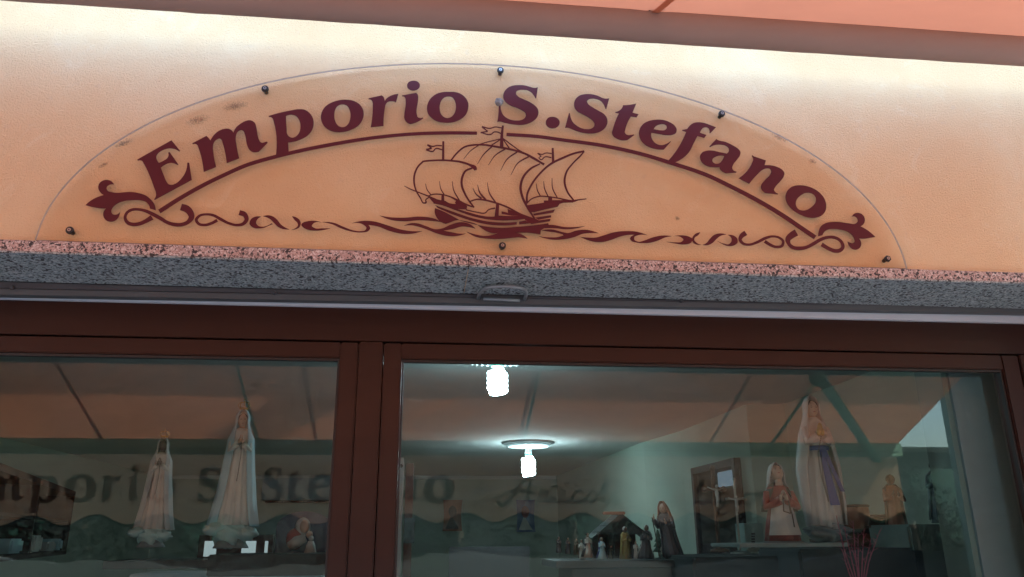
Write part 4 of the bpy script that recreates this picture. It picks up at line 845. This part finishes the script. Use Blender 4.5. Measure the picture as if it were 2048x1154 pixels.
# pictures on the back wall
def picture(px0, px1, py0, py1, label, cols, y=9.46):
    t = thing('wall_picture', label, 'picture', (0, 0, 0), 'two curled pictures on the back wall')
    a = P(px0, py0, y); b = P(px1, py1, y); w_ = b.x - a.x; h_ = a.z - b.z; n_ = 16; vs = []
    def pt(u, v, o=0): return (a.x + w_ * (u + .06 * math.sin(math.pi * v) * (1 if u < .5 else -1)), y - .05 * (abs(2 * u - 1) ** 2) - o, b.z + h_ * v)
    mb = MB(); vs = [pt(i / n_, j / 8) for j in range(9) for i in range(n_ + 1)]
    mb.add(vs, [(j * (n_ + 1) + i, j * (n_ + 1) + i + 1, (j + 1) * (n_ + 1) + i + 1, (j + 1) * (n_ + 1) + i) for j in range(8) for i in range(n_)], True).build('sheet', cols[0], t)
    def blob(name, m, cu, cv, ru, rv, tri=False, o=.004):
        n2 = 3 if tri else 20; pp = [pt(cu + ru * math.cos(2 * math.pi * k / n2 + math.pi / 2), cv + rv * math.sin(2 * math.pi * k / n2 + math.pi / 2), o) for k in range(n2)]
        MB().add(pp, [tuple(range(n2))]).build(name, m, t)
    blob('painted_robe', cols[1], .5, .22, .42, .3, True); blob('painted_hair', cols[2], .5, .62, .26, .2, o=.006); blob('painted_face', skin, .5, .58, .15, .13, o=.008)
    return t
picture(886, 924, 1000, 1062, 'orange picture with curled edges, the left one on the back wall', [rust, brown_pl, hair])
picture(1031, 1070, 1000, 1064, 'blue picture with a red-haired figure, the right one on the back wall', [mottled('picture_blue', (.10, .14, .28), (.14, .18, .3), 12), cream, red_pl])
one(pbox('shelf_back_board', mottled('dull_mauve_board', (.15, .13, .14), (.12, .105, .11), 4), 896, 1061, 1093, 1400, 7.0, .05), 'tall dull mauve board standing before the back wall', 'board')
t = thing('wall_air_conditioner', 'pale air conditioner with a dark slot high at the back, left of the mullion', 'air conditioner')
pbox('casing', white_p, 524, 700, 956, 1000, 9.2, .22, t, .02); pbox('outlet_slot', blackcap, 530, 694, 1001, 1005, 9.2, .1, t)
# nativity scene on the right shelf
yN = 1.70
one(pbox('nativity_shelf', mottled('slate_shelf', (.075, .09, .092), (.06, .07, .074), 6), 1112, 1384, 1121, 1135, 1.45, .42, None, .003), 'grey shelf board carrying the nativity figures', 'shelf')
one(pbox('shelf_cabinet', mottled('slate_cabinet', (.06, .072, .073), (.05, .06, .063), 3), 1150, 1380, 1136, 1500, 1.5, .36), 'grey cupboard body below the nativity shelf', 'cabinet')
t = thing('stable_hut', 'little dark wooden stable with a sloping roof among the nativity figures', 'stable')
def stable():
    p = P(1235, 1122, yN + .12); bx, bz = p.x, p.z; W = .115; H = .135
    for k in range(6):
        x_ = bx - W + .002 + k * (2 * W - .01) / 6; box('wall_plank', dark_wood, x_, x_ + (2 * W - .01) / 6 - .002, yN + .155, yN + .163, bz, bz + H, t)
    for x_ in (bx - W, bx + W - .012): box('corner_post', dark_wood, x_, x_ + .012, yN + .03, yN + .042, bz, bz + H, t)
    for s_ in (-1, 1):
        for k in range(4):
            a, b = k / 4, (k + 1) / 4 - .02
            def q(u, y): return (bx + s_ * (W + .035) * u, y, bz + H + .085 - .115 * u)
            pts = [q(a, yN), q(b, yN), q(b, yN + .18), q(a, yN + .18)]; MB().hexa([(x, y, z - .007) for x, y, z in pts] + pts).build('roof_plank', mottled('hut_roof', (.035, .03, .028), (.022, .018, .017), 30) if k == 0 and s_ == -1 else bpy.data.materials['hut_roof'], t)
    MB().poly([[(-W * 1000, 0), (W * 1000, 0), (0, 88)]], 0, .006, lambda x, z, d: (bx + x / 1000, yN + .012 + d, bz + H - .012 + z / 1000)).build('gable_board', bpy.data.materials['hut_roof'], t)
    box('thatch_ridge', rust, bx - .09, bx + .02, yN - .004, yN + .02, bz + H + .078, bz + H + .092, t, .004)
    box('price_card', white_p, bx + .001, bx + .018, yN - .002, yN, bz + .055, bz + .078, t)
stable()
def figure(name, label, px_, py_, y, H, robe, cloak, sk=skin, headm=hair, kneel=False, rz=0.0, staff=False, lean=0.0, group='nativity figures on the grey shelf'):
    t = thing(name, label, 'figurine', (0, 0, 0), group); place(t, px_, py_, y, rz); a = H; w_ = 1.5 if kneel else 1
    L = lambda z: lean * z
    MB().rings([(0, L(0), .02 * a * w_, .16 * a * w_, .14 * a * w_, .08), (.2 * a, L(.2 * a), .015 * a * w_, .13 * a * w_, .12 * a * w_, .07), (.45 * a, L(.45 * a), 0, .105 * a * (w_ * .8 + .2), .09 * a * w_, .05), (.62 * a, L(.62 * a), 0, .11 * a, .085 * a, .03), (.75 * a, L(.75 * a), 0, .13 * a, .08 * a), (.81 * a, L(.81 * a), 0, .06 * a, .05 * a)], 36, 10).build('robe', robe, t)
    MB().shell([(.05 * a, L(.05 * a), .02 * a, .19 * a * w_, .15 * a * w_, .06), (.4 * a, L(.4 * a), .01 * a, .15 * a, .12 * a * w_, .05), (.62 * a, L(.62 * a), 0, .14 * a, .10 * a, .03), (.76 * a, L(.76 * a), 0, .145 * a, .09 * a), (.83 * a, L(.83 * a), 0, .07 * a, .07 * a)], 30, 9, [70, 62, 55, 50, 60], .012 * a, 1).build('cloak', cloak, t)
    add_head(t, (L(.9 * a), -.01 * a, .90 * a), .088 * a, sk, .2, headm)
    for s_ in (-1, 1):
        sh_ = (L(.74 * a) + s_ * .115 * a, -.01 * a, .74 * a); el = (L(.55 * a) + s_ * .15 * a, -.08 * a, .57 * a); wr = (L(.6 * a) + s_ * .05 * a, -.17 * a, .62 * a)
        if staff and s_ < 0: wr = (L(.7 * a) - .17 * a, -.16 * a, .70 * a)
        add_arm(t, sh_, el, wr, .035 * a, robe); add_hand(t, wr, (wr[0] - s_ * .02 * a, wr[1] - .03 * a, wr[2] + .09 * a), s_, sk, .11 * a)
    if staff: MB().tube([(L(0) - .19 * a, -.17 * a, 0), (L(.7 * a) - .185 * a, -.19 * a, .74 * a)], [.008 * a, .010 * a], 7).build('staff', twine, t)
    return t
figure('shepherd_figurine', 'large brown-hooded figurine leaning on a staff at the right of the stable', 1348, 1121, 1.55, .255, purple, purple, skin, rust, staff=True, lean=-.16, rz=R(-35))
mb_ = bpy.data.objects[[o.name for o in bpy.data.objects if o.name.startswith('shepherd_figurine')][0]]
MB().shell([(.70 * .255, -.028, .0, .155 * .255, .11 * .255), (.82 * .255, -.032, .0, .12 * .255, .11 * .255), (.93 * .255, -.037, 0, .095 * .255, .11 * .255), (1.0 * .255, -.04, 0, .06 * .255, .075 * .255), (1.03 * .255, -.041, 0, .01, .01)], 26, 5, [60, 56, 48, 38, 20], .004).build('hood', rust, mb_)
figure('king_figurine', 'ochre-robed king figurine with a pale turban in front of the stable', 1252, 1122, yN - .06, .155, ochre, ochre, skin_dk, white_pl, rz=R(20))
figure('king_figurine', 'half-kneeling dark-faced king figurine with white turban between stable and hooded figure', 1290, 1121, yN + .02, .165, purple, white_pl, skin_dk, white_pl, kneel=True, rz=R(-10), lean=.1)
figure('angel_figurine', 'mauve-robed kneeling figurine just left of the stable roof', 1176, 1116, yN, .115, pinkish, purple, skin, hair, kneel=True, rz=R(25))
figure('mother_figurine', 'blue-robed kneeling figurine under the stable roof', 1204, 1119, yN - .02, .10, pale_blue, blue_pl, skin, white_pl, kneel=True, rz=R(10))
for px_, lab in ((1118, 'small dark figurine at the far left end of the grey shelf'), (1136, 'second small dark figurine from the left end of the grey shelf'), (1153, 'small bent figurine third from the left end of the grey shelf')):
    figure('villager_figurine', lab, px_, 1106 + (px_ - 1118) * .1, yN + .05, .075, [brown_pl, green_pl, purple][px_ % 3], brown_pl, skin, hair, rz=R(15))
for px_, lab, hh in ((1223, 'tiny pale figurine standing inside the stable', .062), (1272, 'small dark figurine between the ochre king and the half-kneeling king', .085), (1164, 'small brown standing figurine left of the mauve kneeling one', .09), (1326, 'small brown figurine between fir tree and hooded figure', .07)):
    figure('villager_figurine', lab, px_, 1118, yN + .03, hh, [cream, brown_pl, green_pl][px_ % 3], purple, skin, hair, rz=R(px_ % 40 - 20))
t = thing('toy_fir_tree', 'little dull green cone tree behind the kneeling king', 'toy tree'); p = P(1318, 1108, yN + .2)
MB().tube([(p.x, p.y, p.z - .01), (p.x, p.y, p.z + .02)], .004, 6).build('trunk', brown_pl, t)
for k in range(4): MB().rings([(p.z + .01 + k * .024, p.x, p.y, .030 - .006 * k, .030 - .006 * k, .12), (p.z + .045 + k * .024, p.x, p.y, .004, .004)], 22, 9).build('branch_tier', mottled('fir_green', (.05, .09, .06), (.03, .06, .04), 40) if k == 0 else bpy.data.materials['fir_green'], t)
# glazed wall case on the right wall
t = thing('glazed_case', 'dark red wooden case with a glazed door on the right wall behind the crosses', 'cabinet')
def PX(px_, py_, x): d = ray(px_, py_); return Vector(EYE + d * (x - EYE[0]) / d[0])
xc_ = 2.15; a1 = PX(1467, 915, xc_); a2 = PX(1381, 940, xc_); y0_, y1_, zt_ = a1.y, a2.y, a1.z
box('case_body', dark_wood, xc_ + .03, 2.198, y0_, y1_, 1.2, zt_, t)
for bb in ((xc_, xc_ + .029, y0_, y0_ + .05, 1.2, zt_), (xc_, xc_ + .029, y1_ - .05, y1_, 1.2, zt_), (xc_, xc_ + .029, y0_ + .051, y1_ - .051, zt_ - .05, zt_)): box('door_rail', dark_wood, *bb, t, .003)
box('door_glass', mat('dark_case_glass', (.03, .012, .012), .05, spec=.8), xc_ + .018, xc_ + .022, y0_ + .051, y1_ - .051, 1.22, zt_ - .051, t)
box('curtain_reflection', emis('reflection_glow', (.5, .72, .95), .022), xc_ + .012, xc_ + .016, y0_ + .06, y0_ + .36, 1.93, zt_ - .075, t)  # glowing panel standing in for a curtain's bright reflection in the door glass
# crosses on stands
def crucifix(label, px_, py_top, py_bot, y, mt, corpus, wbeam, rz, th):
    t = thing('standing_crucifix', label, 'crucifix'); T = P(px_, py_top, y); B = P(px_, py_bot, y); t.location = (T.x, y, B.z); t.rotation_euler.z = rz; h = T.z - B.z
    MB().box(-th, th, 0, .012, .02, h).build('upright', mt, t, None, .002); MB().box(-wbeam, wbeam, -.001, .011, h * .72, h * .72 + 2 * th).build('crossbeam', mt, t, None, .002)
    MB().rings([(0, 0, 0, .05, .05), (.012, 0, 0, .045, .045), (.02, 0, 0, .015, .015)], 20).build('foot', mt, t)
    k = wbeam / .06; z0_ = h * .72 + th
    MB().tube([(0, -.010, z0_ - .085 * k), (.002 * k, -.016, z0_ - .05 * k), (0, -.014, z0_ - .025 * k), (0, -.012, z0_ - .004 * k)], [.006 * k, .009 * k, .010 * k, .008 * k], 10).tube([(-wbeam * .85, -.006, z0_ + .008 * k), (-wbeam * .4, -.012, z0_ - .002), (0, -.012, z0_ - .006 * k), (wbeam * .4, -.012, z0_ - .002), (wbeam * .85, -.006, z0_ + .008 * k)], [.003 * k, .004 * k, .007 * k, .004 * k, .003 * k], 8).ell((0, -.016, z0_ + .012 * k), (.007 * k, .007 * k, .009 * k), 10, 8).build('corpus', corpus, t, kind='stuff')
    for s_ in (-1, 1): MB().ell((s_ * wbeam, .005, z0_), (th * 1.6,) * 3, 10, 8).build('beam_finial', mt, t)
    MB().ell((0, .005, h), (th * 1.6,) * 3, 10, 8).build('beam_finial', mt, t); return t
crucifix('brown standing crucifix with a white figure before the glazed case', 1426, 936, 1104, 1.9, brown_pl, white_pl, .062, R(20), .010)
crucifix('ornate silver standing crucifix right of the brown one', 1468, 958, 1110, 1.6, mat('silver_filigree', (.30, .32, .30), .35, .8), white_pl, .042, R(-12), .0045)
one(pbox('gift_box', mottled('pale_green_card', (.26, .36, .33), (.22, .31, .29), 5), 1492, 1528, 1046, 1104, 1.6, .12, None, .003), 'pale green box with a column of dark squares left of the kneeling girl', 'box')
gb = bpy.data.objects['gift_box']
for k in range(6): pbox('dark_square', blackcap, 1503, 1510, 1066 + k * 5.2, 1069.5 + k * 5.2, 1.597, .002, gb)
one(pbox('counter', mottled('dark_counter', (.035, .045, .048), (.028, .036, .04), 4), 1400, 1660, 1112, 1500, 1.2, .5, None, .01), 'dark counter under the crosses and the gift box', 'counter')
one(pbox('display_ledge', mottled('pale_ledge', (.22, .27, .27), (.18, .22, .22), 8), 1480, 1700, 1086, 1094, .72, .30, None, .003), 'pale display ledge under the kneeling girl and large Madonna', 'shelf')
one(pbox('low_counter', mottled('dark_counter_front', (.02, .028, .03), (.03, .036, .04), 4), 1620, 1880, 1096, 1500, 1.0, .4, None, .01), 'dark low counter behind the pink twigs', 'counter')
# baskets and cloths
def basket(label, px_, py_, y, r, h):
    t = thing('wicker_basket', label, 'basket'); p = P(px_, py_, y)
    MB().rings([(p.z - h, p.x, p.y, r * .7, r * .7), (p.z - h * .4, p.x, p.y, r, r, .02), (p.z, p.x, p.y, r * .92, r * .92, .02)], 30, 15, capt=False).build('bowl', rust, t)
    MB().tube([(p.x + r * .94 * math.cos(2 * math.pi * k / 24), p.y + r * .94 * math.sin(2 * math.pi * k / 24), p.z) for k in range(25)], .006, 8).build('rim', brown_pl, t); return t
basket('round reddish basket right of the large Madonna', 1709, 1012, 1.35, .060, .10)
basket('second reddish basket, lower and further right', 1755, 1032, 1.5, .075, .10)
MB().ell((0, 0, 0), (.11, .09, .05), 26, 16, lump(21, .3)).build('cloth_heap', brown_pl, None, P(1740, 1058, 1.4), label='crumpled brown cloth heap under the reddish baskets', category='cloth')
one(pbox('cloth_stand', brown_pl, 1680, 1790, 1068, 1100, 1.3, .3, None, .02), 'brown stand beneath the baskets', 'stand')
# brown monk and grey statue
figure('monk_statue', 'brown-robed monk statue at the right of the baskets', 1797, 1072, 1.2, .26, rust, brown_pl, skin_dk, hair, rz=R(-15), group='dark saints at the right end')
figure('grey_statue', 'grey-blue statue standing nearest the white pillar', 1886, 1046, 1.1, .26, mottled('slate_blue', (.15, .18, .20), (.11, .13, .15), 14), mottled('slate_grey', (.22, .26, .27), (.17, .2, .21), 14), skin, hair, rz=R(-25), group='dark saints at the right end')
one(pbox('statue_stand', mottled('stand_green', (.16, .21, .19), (.13, .17, .16), 4), 1835, 1930, 1048, 1300, 1.0, .3, None, .01), 'grey green stand under the grey-blue statue', 'stand')
p = P(1903, 1042, .72)
t = thing('paper_lampshade', 'pale paper lampshade hanging before the grey green stand', 'lampshade')
MB().rings([(p.z, p.x, p.y, .040, .040), (p.z - .04, p.x, p.y, .043, .043), (p.z - .075, p.x, p.y, .036, .036)], 24, capb=False).build('shade', mottled('shade_paper', (.36, .42, .44), (.3, .36, .38), 10), t)
MB().tube([(p.x, p.y, p.z), (p.x, p.y, ZC)], .0018, 6).build('cord', blackcap, t)
t = thing('black_coat', 'black coat hanging against the white pillar at the lower right', 'coat'); p = P(1945, 1048, .80)
MB().rings([(p.z - .75, p.x, p.y, .085, .05, .10), (p.z - .35, p.x, p.y, .072, .045, .09), (p.z - .08, p.x, p.y, .060, .04, .05), (p.z - .01, p.x, p.y, .02, .02)], 36, 9).build('coat_body', dark_m, t)
for s_ in (-1, 1): MB().tube([(p.x + s_ * .05, p.y, p.z - .07), (p.x + s_ * .075, p.y - .02, p.z - .25), (p.x + s_ * .08, p.y - .02, p.z - .5)], [.022, .024, .02], 10).build('coat_sleeve', dark_m, t)
# pink twigs in a vase
t = thing('pink_twigs', 'bunch of pink artificial twigs below the large Madonna', 'twigs'); rr = random.Random(4)
twm = mottled('pink_twig', (.42, .10, .16), (.3, .07, .11), 60, .6); b0 = P(1722, 1200, .70)
for (tx, ty) in ((1672, 1030), (1688, 1052), (1706, 1040), (1716, 1066), (1728, 1058), (1742, 1078), (1702, 1088), (1760, 1060), (1684, 1098)):
    e_ = P(tx, ty, .70 + rr.uniform(-.05, .05)); mid = b0.lerp(e_, .55) + Vector((rr.uniform(-.01, .01), 0, 0)); mb = MB(); mb.tube([b0, mid, e_], [.0028, .002, .0009], 6)
    for k in range(9):
        q = mid.lerp(e_, k / 9); mb.tube([q, q + Vector((rr.uniform(-.018, .018), rr.uniform(-.01, .01), rr.uniform(.006, .022)))], [.0012, .0005], 5)
    mb.build('twig', twm, t, kind='stuff')
MB().rings([(b0.z - .12, b0.x, b0.y, .03, .03), (b0.z - .05, b0.x, b0.y, .045, .045), (b0.z + .03, b0.x, b0.y, .025, .025)], 22).build('vase', rock_m, t)

# ------------------------------------------------------------------ across the street (seen mirrored in the panes)
stone = mottled('rough_render', (.085, .092, .09), (.06, .066, .065), 2.5, .9, .6, .02)
t = thing('rough_wall', 'low rough wall with an uneven top across the street, mirrored along the bottom of the panes', 'stone wall')
rr = random.Random(12); yv = -7.4; mb = MB(); xs_ = [-9.2 + .11 * k for k in range(170)]
def wtop(x): return 1.33 + .07 * math.sin(x * 1.1 + .6) + .035 * math.sin(x * 3.3) + .015 * math.sin(x * 11) + rr.uniform(-.012, .012)
tops = [wtop(x) for x in xs_]; vs = []
for x, z in zip(xs_, tops): vs += [(x, yv, 0), (x, yv, z), (x, yv - .34, z - .02), (x, yv - .34, 0)]
mb.add(vs, [(4 * i + k, 4 * i + 4 + k, 4 * i + 4 + (k + 1) % 4, 4 * i + (k + 1) % 4) for i in range(len(xs_) - 1) for k in range(4)])
mb.build('wall_body', stone, t)
for k in range(11): box('buttress', stone, -8.6 + k * 1.7, -8.3 + k * 1.7, yv + .001, yv + .12, 0, 1.05, t, .01)
leafm = mottled('dark_hedge_leaf', (.022, .030, .027), (.024, .032, .029), 2, 1.0, spec=.05); bark = mottled('bark', (.09, .07, .05), (.06, .045, .035), 8, .9)
def hedge_tree(label, x, y, zt_, r, seed):
    rr = random.Random(seed); t = thing('street_tree', label, 'tree', (x, y, 0), 'dense trees across the street')
    MB().tube([(0, 0, 0), (.03, 0, zt_ * .3), (-.02, .02, zt_ * .7)], [.13, .10, .04], 9).build('trunk', bark, t)
    mb = MB(); cl = [(rr.uniform(-r, r) * .75, rr.uniform(-r, r) * .5, rr.uniform(.25, .92) * zt_, rr.uniform(.35, .62)) for _ in range(26)]
    for cx2, cy2, cz, cr in cl:
        for _ in range(130):
            d = Vector((rr.gauss(0, 1), rr.gauss(0, 1), rr.gauss(0, 1))).normalized(); q = Vector((cx2, cy2, cz)) + d * cr * rr.uniform(.6, 1.02)
            if q.z > zt_: q.z = zt_ - rr.uniform(0, .12)
            u = Vector((rr.gauss(0, 1), rr.gauss(0, 1), rr.gauss(0, 1))).normalized() * .055; v = d.cross(u).normalized() * .03
            mb.add([q - u, q + v, q + u, q - v], [(0, 1, 2, 3)])
    mb.build('crown', leafm, t, kind='stuff')
ks = 0
zt0 = PM(1850, 866, -9.0).z
for i in range(9):
    hedge_tree(('leftmost', 'second from left', 'third from left', 'fourth from left', 'middle', 'fourth from right', 'third from right', 'second from right', 'rightmost')[i] + ' dark tree behind the low rough wall across the street', -6.4 + i * 1.75, -9.0 - .3 * (i % 2), zt0 - .45 + .12 * math.sin(i * 2.1), 1.15, 40 + i)
t = thing('dark_warehouse', 'long dark stone building behind the trees across the street', 'building')
dkst = mottled('dark_facade_stone', (.035, .045, .042), (.042, .052, .048), 1.2, .95, .4, .01, spec=.1)  # stone in one very dark tone, a backdrop behind the trees
box('building_wall', dkst, -16, 14, -14, -10.6, 0, zt0 - .15, t); box('eave', dkst, -16.1, 14.1, -14.1, -10.45, zt0 - .148, zt0 - .06, t)
for k in range(9): box('shutter', green_ink, -13 + k * 3.1, -11.9 + k * 3.1, -10.599, -10.55, 1.5, 2.7, t, .01)
t = thing('side_house', 'grey green house with a plain side wall at the right end of the street', 'house')
xh = PM(1880, 800, -6.2).x
hm = mottled('grey_green_render', (.17, .21, .18), (.13, .17, .15), 1.5, .9, .3, .01)
box('house_wall', hm, xh, xh + 4, -6.2, -4.1, 0, 6.2, t); box('house_roof', floor_m, xh - .02, xh + 4.2, -6.3, -4.0, 6.202, 6.32, t)
box('window_shutter', teal_paint, xh + .9, xh + 1.8, -4.099, -4.05, 2.0, 3.4, t, .005)
